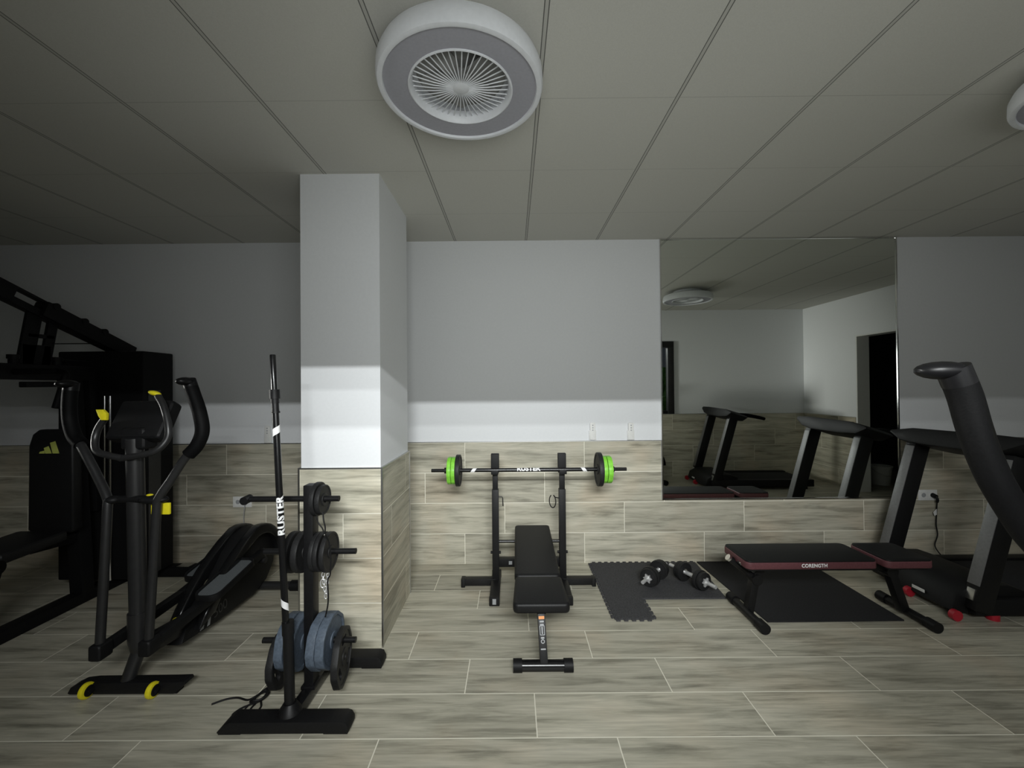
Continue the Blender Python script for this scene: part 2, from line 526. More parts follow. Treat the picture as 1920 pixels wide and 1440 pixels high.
# ------------------------------------------------------------------ the room
XL, XR, YB, YF = -4.95, 4.70, 3.45, 0.17
YO = -0.12                                       # outer face of the window wall
H = ROOM_H
RAIL = 1.004
struct(MB().bb(XL - 0.2, 7.4, YO, YB + 0.2, -0.1, 0.0).build('floor', FLOOR, smooth=False))
struct(MB().bb(XL - 0.2, 7.4, YO, YB + 0.2, H, H + 0.1).build('ceiling', CEIL, smooth=False))
wb = struct(MB().bb(XL - 0.2, XR + 0.15, YB, YB + 0.2, 0, H).build('wall_back', PAINT, smooth=False))
MB().bb(XL, 1.225, YB - 0.008, YB, 0, RAIL).bb(1.225, 3.195, YB - 0.008, YB, 0, 0.515).bb(3.195, XR, YB - 0.008, YB, 0, RAIL).build('tile_wainscot', TILE_X, wb, smooth=False)
LY0, LY1, LZ0, LZ1 = 1.40, 2.36, 1.10, 1.95  # opening added in the left wall to let the fill light through
wl = struct(MB().bb(XL - 0.2, XL, YO, LY0, 0, H).bb(XL - 0.2, XL, LY1, YB, 0, H).bb(XL - 0.2, XL, LY0, LY1, 0, LZ0).bb(XL - 0.2, XL, LY0, LY1, LZ1, H).build('wall_left', PAINT, smooth=False))
struct(MB().bb(XL - 0.14, XL - 0.10, LY0, LY0 + 0.05, LZ0, LZ1).bb(XL - 0.14, XL - 0.10, LY1 - 0.05, LY1, LZ0, LZ1).bb(XL - 0.14, XL - 0.10, LY0 + 0.05, LY1 - 0.05, LZ0, LZ0 + 0.05).bb(XL - 0.14, XL - 0.10, LY0 + 0.05, LY1 - 0.05, LZ1 - 0.05, LZ1).build('added_side_window', mat('added_frame_anthracite', (0.012, 0.012, 0.013), 0.45), smooth=False))  # unseen window frame, added around the fill light opening
MB().bb(XL, XL + 0.008, YF, YB - 0.01, 0, RAIL).build('tile_wainscot', TILE_Y, wl, smooth=False)
# right wall with a doorway
D0, D1, DH = 1.20, 2.15, 2.13
wr = struct(MB().bb(XR, XR + 0.15, YO, D0, 0, H).bb(XR, XR + 0.15, D1, YB, 0, H).bb(XR, XR + 0.15, D0, D1, DH, H).build('wall_right', PAINT, smooth=False))
MB().bb(XR - 0.008, XR, YF, D0 - 0.02, 0, RAIL).bb(XR - 0.008, XR, D1 + 0.02, YB - 0.01, 0, RAIL).build('tile_wainscot', TILE_Y, wr, smooth=False)
# window wall
WX0, WX1, WZ0, WZ1 = -2.60, 2.60, 1.01, 2.18
wf = struct(MB().bb(XL - 0.2, WX0, YO, YF, 0, H).bb(WX1, XR, YO, YF, 0, H).bb(WX0, WX1, YO, YF, 0, WZ0).bb(WX0, WX1, YO, YF, WZ1, H).build('wall_front', PAINT, smooth=False))
MB().bb(XL + 0.01, XR - 0.01, YF, YF + 0.008, 0, RAIL).build('tile_wainscot', TILE_X, wf, smooth=False)
win = thing('window_1', 'wide open window in anthracite frame beside the viewer, seen in the mirror edge', 'window', (0, 0, WZ0))
struct(win)
fr = MB()
fw = 0.10
fr.bb(WX0, WX1, 0.10, YF + 0.02, WZ1 - fw, WZ1, 0.004).bb(WX0, WX0 + fw, 0.10, YF + 0.02, WZ0, WZ1 - fw, 0.004)
fr.bb(WX1 - fw, WX1, 0.10, YF + 0.02, WZ0, WZ1 - fw, 0.004)
fr.bb(WX0 + fw, WX1 - fw, 0.10, YF, WZ0, WZ0 + 0.05, 0.004)
fr.build('window_frame', FRAMEDARK, win)
# dark store room behind the doorway
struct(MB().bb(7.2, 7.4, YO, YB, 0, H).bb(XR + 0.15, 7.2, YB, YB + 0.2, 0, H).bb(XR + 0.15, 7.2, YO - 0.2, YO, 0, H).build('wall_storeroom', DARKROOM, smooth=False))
dj = MB().bb(XR - 0.012, XR + 0.155, D0, D0 + 0.02, 0, DH).bb(XR - 0.012, XR + 0.155, D1 - 0.02, D1, 0, DH).bb(XR - 0.012, XR + 0.155, D0 + 0.02, D1 - 0.02, DH - 0.02, DH)
struct(dj.build('door_1', WPLASTIC, smooth=False))
# pillar
PX0, PX1, PY0, PY1 = -1.203, -0.752, 2.351, 2.955
pl = struct(MB().bb(PX0, PX1, PY0, PY1, 0, H).build('wall_pillar', PAINT, smooth=False))
MB().bb(PX0 - 0.009, PX1 + 0.009, PY0 - 0.009, PY0, 0, RAIL).build('tile_front', TILE_P, pl, smooth=False)
MB().bb(PX1, PX1 + 0.009, PY0, PY1 + 0.009, 0, RAIL).bb(PX0 - 0.009, PX0, PY0, PY1 + 0.009, 0, RAIL).build('tile_side', TILE_Y, pl, smooth=False)
cp = MB()
for cx, cy in ((PX0 - 0.009, PY0 - 0.009), (PX1 + 0.009, PY0 - 0.009), (PX1 + 0.009, PY1 + 0.007)):
    cp.bb(cx - 0.005, cx + 0.005, cy - 0.003, cy + 0.007, 0, RAIL)
cp.build('corner_profile', ALU, pl, smooth=False)
MB().bb(PX0 - 0.013, PX1 + 0.013, PY0 - 0.013, PY0, RAIL, RAIL + 0.008).bb(PX1, PX1 + 0.013, PY0, PY1 + 0.013, RAIL, RAIL + 0.008).bb(PX0 - 0.013, PX0, PY0, PY1 + 0.013, RAIL, RAIL + 0.008).build('top_profile', ALU, pl, smooth=False)
tr = MB().bb(XL, 1.225, YB - 0.012, YB, RAIL, RAIL + 0.007).bb(3.195, XR, YB - 0.012, YB, RAIL, RAIL + 0.007)
struct(tr.build('trim_1', ALU, smooth=False))
tr = MB().bb(XL, XL + 0.012, YF, YB - 0.012, RAIL, RAIL + 0.007).bb(XR - 0.012, XR, YF, D0 - 0.02, RAIL, RAIL + 0.007).bb(XR - 0.012, XR, D1 + 0.02, YB - 0.012, RAIL, RAIL + 0.007)
struct(tr.build('trim_2', ALU, smooth=False))
struct(MB().bb(XL + 0.012, XR - 0.012, YF, YF + 0.012, RAIL, RAIL + 0.007).build('trim_3', ALU, smooth=False))

# outside
struct(MB().bb(-9, 9, -9, YO - 0.2, -0.15, -0.05).build('ground_outside', SOIL, smooth=False))
hb = MB()
for i in range(26):
    x = 3.1 + random.random() * 2.4; z = 0.2 + random.random() * 1.75
    hb.ball((x, -3.2 + random.random() * 0.5, z), (0.3 + 0.15 * random.random(), 0.25, 0.28), 10)
hb.bb(3.2, 5.4, -3.2, -2.8, -0.05, 1.9)
tag(hb.build('hedge', LEAF, smooth=False), 'green hedge outside the window, seen as a sliver in the mirror', 'hedge')

# mirror
mr = thing('wall_mirror', 'tall wall mirror with a thin chrome edge on the right half of the back wall', 'mirror', (2.21, YB - 0.02, 0.52))
MB().bb(1.238, 3.182, YB - 0.016, YB - 0.002, 0.528, H - 0.002).build('mirror_glass', MIRROR, mr, smooth=False)
f = MB().bb(1.228, 1.238, YB - 0.022, YB - 0.002, 0.518, H - 0.002).bb(3.182, 3.192, YB - 0.022, YB - 0.002, 0.518, H - 0.002)
f.bb(1.238, 3.182, YB - 0.022, YB - 0.002, 0.518, 0.528).bb(1.238, 3.182, YB - 0.022, YB - 0.002, H - 0.012, H - 0.002)
f.build('mirror_frame', CHROME, mr, smooth=False)


# ------------------------------------------------------------------ ceiling fans
def ceiling_fan(loc, label):
    t = thing('ceiling_fan', label, 'ceiling fan', loc, 'round ceiling fans')
    x, y, z = loc                                   # z: ceiling
    MB().lathe([(0, 0), (0.17, 0), (0.17, -0.03), (0.15, -0.05), (0, -0.05)], loc).build('ceiling_mount', FANWHITE, t)
    MB().lathe([(0.15, -0.045), (0.262, -0.043), (0.292, -0.054), (0.302, -0.076), (0.303, -0.115), (0.298, -0.128), (0.290, -0.131), (0.281, -0.129), (0.278, -0.122),
                (0.278, -0.105), (0.20, -0.06), (0.15, -0.052)], loc, n=72, closed=True).build('outer_ring', FANWHITE, t)
    MB().lathe([(0.278, -0.112), (0.278, -0.121), (0.190, -0.121), (0.190, -0.112)], loc, n=72, closed=True).build('light_diffuser', DIFFUSER, t)
    MB().lathe([(0.192, -0.124), (0.187, -0.126), (0.183, -0.122), (0.174, -0.096), (0.176, -0.080), (0.192, -0.100)], loc, n=64, closed=True).build('inner_ring', FANWHITE, t)
    g = MB()
    n = 44
    for k in range(n):
        a = 2 * PI * k / n
        c, s = math.cos(a), math.sin(a)
        g.tube([(x + 0.026 * c, y + 0.026 * s, z - 0.113), (x + 0.10 * c, y + 0.10 * s, z - 0.110), (x + 0.177 * c, y + 0.177 * s, z - 0.101)], 0.0022, 6)
    g.lathe([(0, -0.117), (0.026, -0.117), (0.032, -0.113), (0.032, -0.108), (0, -0.108)], loc, n=32)
    g.build('grille', FANWHITE, t)
    MB().lathe([(0, -0.055), (0.165, -0.055), (0.165, -0.062), (0, -0.062)], loc, n=48).build('fan_back', FANINSIDE, t)
    bl = MB()
    for k in range(5):
        a = 2 * PI * k / 5 + 0.5
        M = Matrix.Translation((x, y, z - 0.078)) @ Matrix.Rotation(a, 4, 'Z') @ Matrix.Translation((0.095, 0, 0)) @ Matrix.Rotation(0.35, 4, 'X')
        bl.prism(rounded(0.11, 0.06, 0.025), -0.002, 0.002, M)
    bl.lathe([(0, -0.065), (0.04, -0.065), (0.04, -0.093), (0, -0.093)], loc, n=24)
    bl.build('fan_blade', FANINSIDE, t)
    return t


ceiling_fan((-0.183, 1.530, H), 'round white ceiling fan light overhead, left of centre and fully in view')
ceiling_fan((2.275, 1.50, H), 'round white ceiling fan light cut off at the right edge, shown in the mirror')


# ------------------------------------------------------------------ small wall fittings
def socket(xc, zc, label, w=0.155, h=0.088):
    t = thing('wall_socket', label, 'socket', (xc, YB - 0.008, zc), 'white wall sockets')
    y = YB - 0.008
    MB().bb(xc - w / 2, xc + w / 2, y - 0.009, y, zc - h / 2, zc + h / 2, 0.003).build('cover_plate', WPLASTIC, t)
    for s in (-1, 1):
        cx = xc + s * 0.036
        b = MB()
        b.prism(rounded(0.05, 0.052, 0.008), 0, 0.0025, Matrix.Translation((cx, y - 0.009, zc)) @ AXIS_Y, holes=[circle(0.0185, 20)])
        b.build('socket_outlet', WPLASTIC, t)
        d = MB().cyl((cx, y - 0.0095, zc), (cx, y - 0.0088, zc), 0.0186, n=20)
        for dx in (-0.0095, 0.0095):
            d.cyl((cx + dx, y - 0.0100, zc), (cx + dx, y - 0.0094, zc), 0.003, n=10)
        d.build('outlet_well', LABELGREY, t)
    return t


socket(-2.247, 0.528, 'white double socket on the tiled wall left of the pillar')
socket(3.418, 0.540, 'white double socket on the tiled wall between the treadmill uprights')
# right plug and cord
pc = thing('power_cord', 'black power plug and cord hanging from the right-hand white socket', 'cord', (3.454, YB - 0.03, 0.54))
MB().cyl((3.454, YB - 0.0175, 0.54), (3.454, YB - 0.05, 0.535), 0.019, 0.016, 18).tube([(3.454, YB - 0.045, 0.536), (3.457, YB - 0.055, 0.515), (3.464, YB - 0.045, 0.49)], 0.010, 10, 4).build('plug', BLACKPLASTIC, pc)
MB().tube([(3.464, YB - 0.045, 0.49), (3.470, YB - 0.035, 0.44), (3.472, YB - 0.03, 0.38), (3.468, YB - 0.03, 0.30), (3.468, YB - 0.04, 0.22), (3.435, YB - 0.05, 0.15), (3.43, YB - 0.07, 0.11), (3.46, YB - 0.10, 0.05), (3.50, YB - 0.14, 0.006), (3.55, YB - 0.19, 0.006)], 0.0045, 8, 6).build('cable', BLACKPLASTIC, pc)
MB().prism([(-0.016, 0.0), (0.012, 0.026), (0.012, -0.020), (-0.006, -0.03)], 0, 0.002, Matrix.Translation((3.455, YB - 0.036, 0.405)) @ AXIS_Y).build('paper_tag', WPLASTIC, pc)
# left plug with thin cable behind the cross trainer
pc = thing('power_cord', 'thin grey cord dropping from the left-hand white socket', 'cord', (-2.22, YB - 0.03, 0.52))
MB().cyl((-2.211, YB - 0.0175, 0.528), (-2.211, YB - 0.045, 0.524), 0.017, 0.014, 18).build('plug', BLACKPLASTIC, pc)
MB().tube([(-2.211, YB - 0.040, 0.522), (-2.212, YB - 0.042, 0.48), (-2.226, YB - 0.03, 0.40), (-2.222, YB - 0.03, 0.28), (-2.225, YB - 0.03, 0.12), (-2.20, YB - 0.06, 0.006)], 0.003, 8, 5).build('cable', LABELGREY, pc)


def remote(xc, z0, z1, label):
    t = thing('remote_control', label, 'remote control', (xc, YB, z0), 'white fan remotes on the back wall')
    w = 0.052
    zc = (z0 + z1) / 2
    MB().bb(xc - w / 2 - 0.003, xc + w / 2 + 0.003, YB - 0.014, YB, z0, z0 + (z1 - z0) * 0.55, 0.003).build('holder', WPLASTIC, t)
    MB().prism(rounded(w - 0.008, z1 - z0, 0.012), 0, 0.012, Matrix.Translation((xc, YB - 0.008, zc + 0.001)) @ AXIS_Y, bev=0.002).build('remote_body', WPLASTIC, t)
    b = MB()
    for k in range(3):
        b.cyl((xc, YB - 0.0205, z1 - 0.022 - k * 0.02), (xc, YB - 0.0199, z1 - 0.022 - k * 0.02), 0.0055, n=14)
    b.build('button', LABELGREY, t)


remote(0.659, 1.016, 1.160, 'white remote in wall holder above the barbell, farther from the mirror')
remote(0.976, 1.014, 1.157, 'white remote in wall holder, nearer to the mirror edge')
remote(-2.037, 1.012, 1.157, 'dim white remote in wall holder left of the pillar, behind the upright bar')


# ------------------------------------------------------------------ weight plates
def plate_outline(r, lobes=0, n=48):
    if lobes == 0: return circle(r, n)
    pts = []
    for k in range(lobes):
        for d in (-0.30, 0.30):
            a = 2 * PI * (k + d) / lobes + PI / 2
            pts.append((r * math.cos(a), r * math.sin(a)))
    out = []
    for i, (x, y) in enumerate(pts):                # short rounded corners and straight facets between them
        x2, y2 = pts[(i + 1) % len(pts)]
        for t in (0.10, 0.30, 0.5, 0.70, 0.90):
            out.append((x + (x2 - x) * t, y + (y2 - y) * t))
    return out


def plate_shape(b, r, th, M, lobes=0, grips=0, hole=0.0145, rim=True):
    """a weight plate: axis along local z, centred; raised rim and hub, optional grip slots"""
    holes = [circle(hole * (1.12 if rim else 1.0), 20)]
    for k in range(grips):
        a = 2 * PI * k / grips + PI / 2
        ca, sa = math.cos(a), math.sin(a)
        h = rounded(0.42 * r * 1.3, 0.19 * r * 1.2, 0.10 * r, 4)
        holes.append([(0.60 * r * ca - y * ca - x * sa * 1.0, 0.60 * r * sa - y * sa + x * ca) for x, y in h])
    out = plate_outline(r, lobes)
    b.prism([(x * 0.94, y * 0.94) for x, y in out] if rim else out, -th * 0.36, th * 0.36, M, holes=holes)
    if rim:
        inner = [(x * 0.86, y * 0.86) for x, y in out]
        b.prism(out, -th / 2, th / 2, M, holes=[inner], bev=min(0.004, th * 0.2))
        b.prism(circle(max(0.03, r * 0.30), 28), -th / 2, th / 2, M, holes=[circle(hole, 20)], bev=0.001)


XAX = frame(Vector((0, 1, 0)), Vector((0, 0, 1)), Vector((1, 0, 0)), (0, 0, 0))


def loose_plate(x0, x1, y, z, r, m, label, lobes=0, grips=0, tilt=0.0, spin=0.0, hole=0.0155):
    th = x1 - x0
    b = MB()
    plate_shape(b, r, th, Matrix.Translation(((x0 + x1) / 2, y, z)) @ Matrix.Rotation(tilt, 4, 'Z') @ XAX @ Matrix.Rotation(spin, 4, 'Z'), lobes, grips, hole)
    o = b.build('weight_plate', m, smooth=True)
    return tag(o, label, 'weight plate', 'weight plates on the stand')


# ------------------------------------------------------------------ weight stand with vertical bar
SX, SY = -0.9675, 1.98
ws = thing('weight_stand', 'black weight plate stand in front of the pillar', 'weight stand', (SX, SY, 0))


def foot_bar(x0, x1, y0, y1, h):
    b = MB()
    b.prism([(x0, 0.012), (x0 + 0.012, 0.006), (x1 - 0.012, 0.006), (x1, 0.014), (x1 + 0.0, 0.030), (x1 - 0.012, h - 0.006), (x1 - 0.03, h), (x0 + 0.055, h), (x0 + 0.03, h - 0.012)],
            -(y1 - y0) / 2, (y1 - y0) / 2, Matrix.Translation((0, (y0 + y1) / 2, 0)) @ AXIS_Y, bev=0.008)
    b.bb(x0 + 0.004, x0 + 0.10, y0 + 0.006, y1 - 0.006, 0, 0.012, 0.003).bb(x1 - 0.11, x1 - 0.006, y0 + 0.006, y1 - 0.006, 0, 0.012, 0.003)
    return b


foot_bar(-1.262, -0.703, 1.752, 1.832, 0.056).build('front_foot', BLACKPLASTIC, ws, angle=50)
foot_bar(-1.250, -0.690, 2.160, 2.240, 0.062).build('rear_foot', BLACKPLASTIC, ws, angle=50)
MB().bb(-0.992, -0.944, 1.826, 2.165, 0.012, 0.062, 0.004).build('base_beam', BLACKGLOSS, ws)
MB().bb(-0.990, -0.945, 1.95, 2.01, 0.055, 1.003, 0.004).bb(-1.0, -0.935, 1.94, 2.02, 0.055, 0.07, 0.002).build('post', BLACK, ws)
g = MB()
g.cyl((-0.982, 1.815, 0.054), (-0.995, 1.825, 0.425), 0.0215, n=24).cyl((-0.9935, 1.824, 0.385), (-0.9955, 1.8255, 0.44), 0.0245, n=24)
g.lathe([(0.05, 0.054), (0.045, 0.066), (0.026, 0.095), (0.022, 0.095), (0.022, 0.054)], (-0.982, 1.815, 0), n=24, closed=True)
g.build('bar_holder', BLACK, ws)
for (x0, x1, z) in ((-1.284, -0.832, 0.934), (-1.190, -0.753, 0.684), (-1.197, -0.756, 0.264)):
    p = MB().cyl((x0, SY, z), (x1, SY, z), 0.0135, n=20)
    if z > 0.9:
        p.cyl((x0 + 0.012, SY - 0.028, z - 0.002), (x0 + 0.012, SY + 0.02, z), 0.019, n=20)
    p.build('plate_peg', BLACK, ws)

L1 = 'small black plate on the top peg, '
loose_plate(-0.943, -0.922, SY, 0.934, 0.079, IRON, L1 + 'against the post')
loose_plate(-0.921, -0.899, SY, 0.930, 0.070, IRON, L1 + 'outermost')
L2 = 'black plate on the middle peg right of the post, '
loose_plate(-0.943, -0.923, SY, 0.684, 0.090, IRON, L2 + 'against the post')
loose_plate(-0.922, -0.902, SY, 0.684, 0.090, IRON, L2 + 'second of three')
loose_plate(-0.892, -0.870, SY, 0.682, 0.092, IRON, L2 + 'outermost')
L3 = 'black plate on the middle peg left of the post, '
loose_plate(-1.022, -0.993, SY, 0.683, 0.094, IRON, L3 + 'against the post')
loose_plate(-1.064, -1.036, SY, 0.683, 0.094, IRON, L3 + 'behind the upright bar')
L4 = 'blue-grey faceted plate on the lowest peg, '
loose_plate(-0.940, -0.900, SY, 0.262, 0.125, BLUEGREY, L4 + 'right of the post, inner', 6, spin=0.2)
loose_plate(-0.898, -0.858, SY, 0.264, 0.125, BLUEGREY, L4 + 'right of the post, outer', 6, spin=0.35)
loose_plate(-1.036, -0.996, SY, 0.262, 0.125, BLUEGREY, L4 + 'left of the post, inner', 6, spin=0.1)
loose_plate(-1.082, -1.042, SY, 0.262, 0.125, BLUEGREY, L4 + 'left of the post, outer', 6, spin=0.3)
loose_plate(-0.839, -0.808, SY, 0.184, 0.131, IRON, 'large black plate hanging low by its grip slot, right end of lowest peg', 6, 3, 0.12)
loose_plate(-1.122, -1.090, SY, 0.184, 0.131, IRON, 'large black plate hanging low by its grip slot, left end of lowest peg', 6, 3, 0.05)

# long bar standing in the holder
b0, b1 = Vector((-0.982, 1.815, 0.062)), Vector((-1.0665, 1.840, 1.612))
bd = (b1 - b0).normalized()


def on_bar(z): return b0 + bd * ((z - b0.z) / bd.z)


lb = thing('barbell', 'long black bar standing upright in the weight stand', 'barbell', b0)
MB().cyl(on_bar(0.13), on_bar(1.40), 0.0142, n=24).build('shaft', BLACKGLOSS, lb)
for a, b_ in ((1.455, 1.612), (0.062, 0.125)):
    MB().tube([on_bar(a), on_bar(a + 0.003), on_bar(b_ - 0.004), on_bar(b_)], 0.0125, 22, radii=[0.0125, 0.0125, 0.0125, 0.0105]).build('sleeve', BLACKGLOSS, lb)
MB().cyl(on_bar(1.415), on_bar(1.456), 0.0215, n=24).cyl(on_bar(1.395), on_bar(1.416), 0.017, n=24).build('collar', BLACKPLASTIC, lb)
MB().cyl(on_bar(1.352), on_bar(1.360), 0.0185, n=24).cyl(on_bar(1.36), on_bar(1.40), 0.0155, n=24).build('ring', BLACK, lb)
face = Vector((0.56, -1, 0))
for z, sg in ((1.275, -1), (0.515, 1)):
    wrap_patch([(-0.02 - 0.018 * sg, -0.026), (0.012 - 0.018 * sg, -0.026), (0.02 + 0.018 * sg, 0.026), (-0.012 + 0.018 * sg, 0.026)], 0.0142, on_bar(z), bd, face, 'white_stripe', WHITE, lb)
wrap_patch(text_mesh('RUSTER', 0.046, 1.08, 0.0022), 0.0142, on_bar(0.902), bd, Vector((0.72, -0.9, 0)), 'lettering', WHITE, lb)

# chain and strap hanging from the middle peg
ch = thing('chain', 'short silver chain with a snap hook hanging below the middle peg', 'chain', (-0.905, 1.955, 0.62))


def link(b, c, w, h, r, rot):
    pts = []
    for k in range(18):
        a = 2 * PI * k / 18
        pts.append(Vector((w * math.cos(a), 0, h * math.sin(a))))
    R = Matrix.Rotation(rot, 3, 'Z')
    pts = [R @ p + Vector(c) for p in pts]
    b.tube(pts + [pts[0], pts[1]], r, 6, caps=False)


cb = MB()
for k in range(7):
    link(cb, (-0.899 + 0.002 * k, 1.955 - 0.002 * (k % 2), 0.583 - 0.0165 * k), 0.0065, 0.0125, 0.0023, 0.3 + (k % 2) * PI / 2)
for k in range(6):
    link(cb, (-0.880 - 0.001 * k, 1.962, 0.578 - 0.0165 * k), 0.006, 0.0118, 0.0021, 0.9 + (k % 2) * PI / 2)
cb.tube([(-0.899, 1.955, 0.594), (-0.905, 1.955, 0.605), (-0.91, 1.95, 0.612)], 0.0022, 6)
cb.build('links', SATIN, ch)
hk = MB(); link(hk, (-0.897, 1.945, 0.548), 0.0095, 0.02, 0.0028, 0.25)
hk.build('snap_hook', SATIN, ch)
st = thing('strap', 'thin black cord looped over the plates of the weight stand', 'cord', (-0.89, 1.93, 0.78))
MB().tube([(-0.905, 1.90, 0.875), (-0.888, 1.885, 0.850), (-0.870, 1.885, 0.825), (-0.862, 1.885, 0.800)], 0.0032, 8, 5).tube([(-0.876, 1.905, 0.895), (-0.866, 1.89, 0.860), (-0.857, 1.885, 0.830), (-0.856, 1.885, 0.800), (-0.846, 1.90, 0.755), (-0.838, 1.90, 0.68), (-0.842, 1.90, 0.61), (-0.860, 1.915, 0.575), (-0.860, 1.92, 0.50), (-0.863, 1.92, 0.455), (-0.874, 1.92, 0.405)], 0.0034, 8, 5).build('cord', BLACKPLASTIC, st)
MB().ball((-0.859, 1.880, 0.797), 0.0045, 10).build('rivet', CHROME, st)

# cable bundle on the floor
cbn = MB()
z = 0.004
cbn.tube([(-1.405, 1.925, z), (-1.36, 1.955, z), (-1.31, 1.965, z), (-1.25, 1.945, z + 0.004), (-1.215, 1.955, 0.02), (-1.19, 1.985, 0.024), (-1.18, 1.965, 0.012), (-1.21, 1.93, 0.006), (-1.25, 1.90, z), (-1.265, 1.862, z), (-1.24, 1.848, z)], 0.0042, 8, 6)
for k in range(6):
    o = 0.006 * k
    cbn.tube([(-1.235 + o, 1.938 + 0.004 * k, 0.006 + 0.004 * k), (-1.205 + o * 0.5, 1.985 + o * 0.3, 0.012 + 0.003 * k), (-1.172, 1.985 - o * 0.4, 0.014 + 0.003 * k), (-1.178, 1.95 - o * 0.4, 0.010 + 0.002 * k), (-1.21, 1.925, 0.006 + 0.003 * k), (-1.235 + o, 1.938 + 0.004 * k, 0.006 + 0.004 * k)], 0.0042, 8, 5)
cbn.tube([(-1.185, 1.94, 0.006), (-1.165, 1.905, z), (-1.175, 1.868, z), (-1.215, 1.860, z), (-1.24, 1.852, z)], 0.0042, 8, 5)
cbn.tube([(-1.20, 1.935, 0.006), (-1.205, 1.895, z), (-1.19, 1.85, z)], 0.0042, 8, 5)
cbn.tube([(-1.225, 1.935, 0.006), (-1.232, 1.89, z), (-1.245, 1.845, z)], 0.003, 8, 5)
tag(cbn.build('cable', BLACKPLASTIC), 'bundled black cable lying on the floor behind the weight stand foot', 'cable')


# ------------------------------------------------------------------ cross trainers
def cross_trainer(loc, rotz, label, arms, group='cross trainers'):
    t = thing('cross_trainer', label, 'cross trainer', loc, group)
    t.rotation_euler = (0, 0, rotz)
    B = lambda name, mb, m, par=None, **k: mb.build(name, m, par or t, local=True, **k)
    fb = MB().prism([(-0.285, 0.010), (-0.275, 0.004), (0.225, 0.004), (0.282, 0.050), (0.277, 0.062), (0.20, 0.060), (-0.18, 0.058), (-0.235, 0.052), (-0.27, 0.036)], -0.014, 0.045, AXIS_Y, bev=0.006)
    fb.bb(-0.28, -0.20, -0.035, 0.008, 0, 0.01).bb(0.17, 0.235, -0.035, 0.008, 0, 0.01)
    B('front_foot', fb, BLACKPLASTIC, angle=50)
    for x in (-0.172, 0.142):
        w = MB().lathe([(0.024, -0.012), (0.034, -0.010), (0.0365, 0.0), (0.034, 0.010), (0.024, 0.012)], (x, -0.062, 0.037), (1, 0, 0), 28, closed=True)
        wo = B('transport_wheel', w, YELLOW)
        h = MB().cyl((x - 0.010, -0.062, 0.037), (x + 0.016, -0.062, 0.037), 0.0245, n=20).bb(x + 0.012, x + 0.022, -0.075, -0.03, 0.028, 0.046, 0.003)
        B('wheel_hub', h, BLACKPLASTIC, wo)
    B('front_strut', MB().cyl((-0.022, -0.012, 0.05), (0.004, 0.03, 0.20), 0.030, n=24), DARKSTEEL)
    c = MB().tube([(0.01, 0.05, 0.15), (0.0, 0.035, 0.17), (-0.006, 0.032, 0.22), (-0.01, 0.03, 0.36)], 0.042, 24, radii=[0.03, 0.041, 0.046, 0.043])
    c.tube([(-0.01, 0.03, 0.36), (-0.018, 0.02, 1.22)], 0.0365, 24)
    B('column', c, DARKSTEEL)
    cs = MB().box((-0.012, 0.07, 1.30), (0.27, 0.075, 0.21), (-0.5, 0, 0), 0.022, 3).box((-0.012, 0.04, 1.22), (0.12, 0.09, 0.11), (0, 0, 0), 0.02, 3)
    co = B('console', cs, BLACKPLASTIC)
    B('screen', MB().box((-0.012, 0.107, 1.322), (0.15, 0.004, 0.10), (-0.5, 0, 0), 0.002), SCREEN, co)
    u = MB().tube([(-0.05, -0.022, 1.128), (0.06, -0.030, 1.145), (0.125, -0.022, 1.165), (0.158, 0.0, 1.215), (0.158, 0.01, 1.275), (0.120, 0.03, 1.37), (0.076, 0.045, 1.43)], 0.0155, 16, 6)
    u.tube([(-0.03, -0.022, 1.128), (-0.10, -0.030, 1.145), (-0.165, -0.022, 1.165), (-0.195, 0.0, 1.215), (-0.19, 0.01, 1.27), (-0.155, 0.01, 1.325)], 0.0155, 16, 6)
    B('fixed_handle', u, DARKSTEEL)
    B('pulse_sensor', MB().ball((0.060, 0.045, 1.443), (0.032, 0.018, 0.012), 16, (0, 0.25, 0)), YELLOW)
    B('pulse_sensor', MB().prism([(-0.026, 0.026), (0.006, 0.026), (0.026, 0.006), (0.024, -0.026), (0.0, -0.026), (-0.014, -0.006)], -0.008, 0.008, Matrix.Translation((-0.147, -0.012, 1.340)) @ AXIS_Y, bev=0.003), YELLOW)
    # swing arms
    B('pivot_axle', MB().cyl((-0.125, 0.0, 0.925), (0.15, 0.0, 0.925), 0.017, n=18).ball((0.102, -0.01, 0.925), (0.072, 0.035, 0.022), 20).ball((-0.10, -0.01, 0.925), (0.035, 0.03, 0.02), 20), BLACKPLASTIC)
    B('pivot_guard', MB().bb(0.080, 0.172, -0.002, 0.010, 0.848, 0.905, 0.004), YELLOW)
    B('pivot_cap', MB().ball((0.085, -0.012, 0.947), (0.016, 0.012, 0.006), 12), YELLOW)
    B('indicator_light', MB().ball((0.144, -0.03, 0.946), 0.0065, 12), RED)
    for (grip, rod) in arms:
        nm = B('swing_arm', MB().tube(rod, 0.0195, 16, 6), DARKSTEEL)
        B('foam_grip', MB().tube(grip, 0.0305, 18, 6), FOAM, nm)
        d = (Vector(grip[0]) - Vector(grip[1])).normalized()
        side = Vector((-1 if grip[0][0] > 0 else 1, 0, 0))
        e = Vector(grip[0])
        lean = arms.cap if hasattr(arms, 'cap') else side
        cap = MB().ball(e + lean * 0.022 + d * 0.004, (0.052, 0.033, 0.021), 18, (0, 0, math.atan2(lean.y, lean.x)))
        cap.tube([e - d * 0.03, e + d * 0.012], 0.031, 18)
        B('end_cap', cap, CAPBLACK, nm)
    # main frame, drive housing, pedals
    B('adjuster_knob', MB().ball((-0.048, 0.30, 0.165), (0.012, 0.022, 0.014), 14), YELLOW)
    B('main_beam', MB().beam((0.0, 0.03, 0.175), (0.0, 0.55, 0.115), 0.07, 0.085, 0.012), DARKSTEEL)
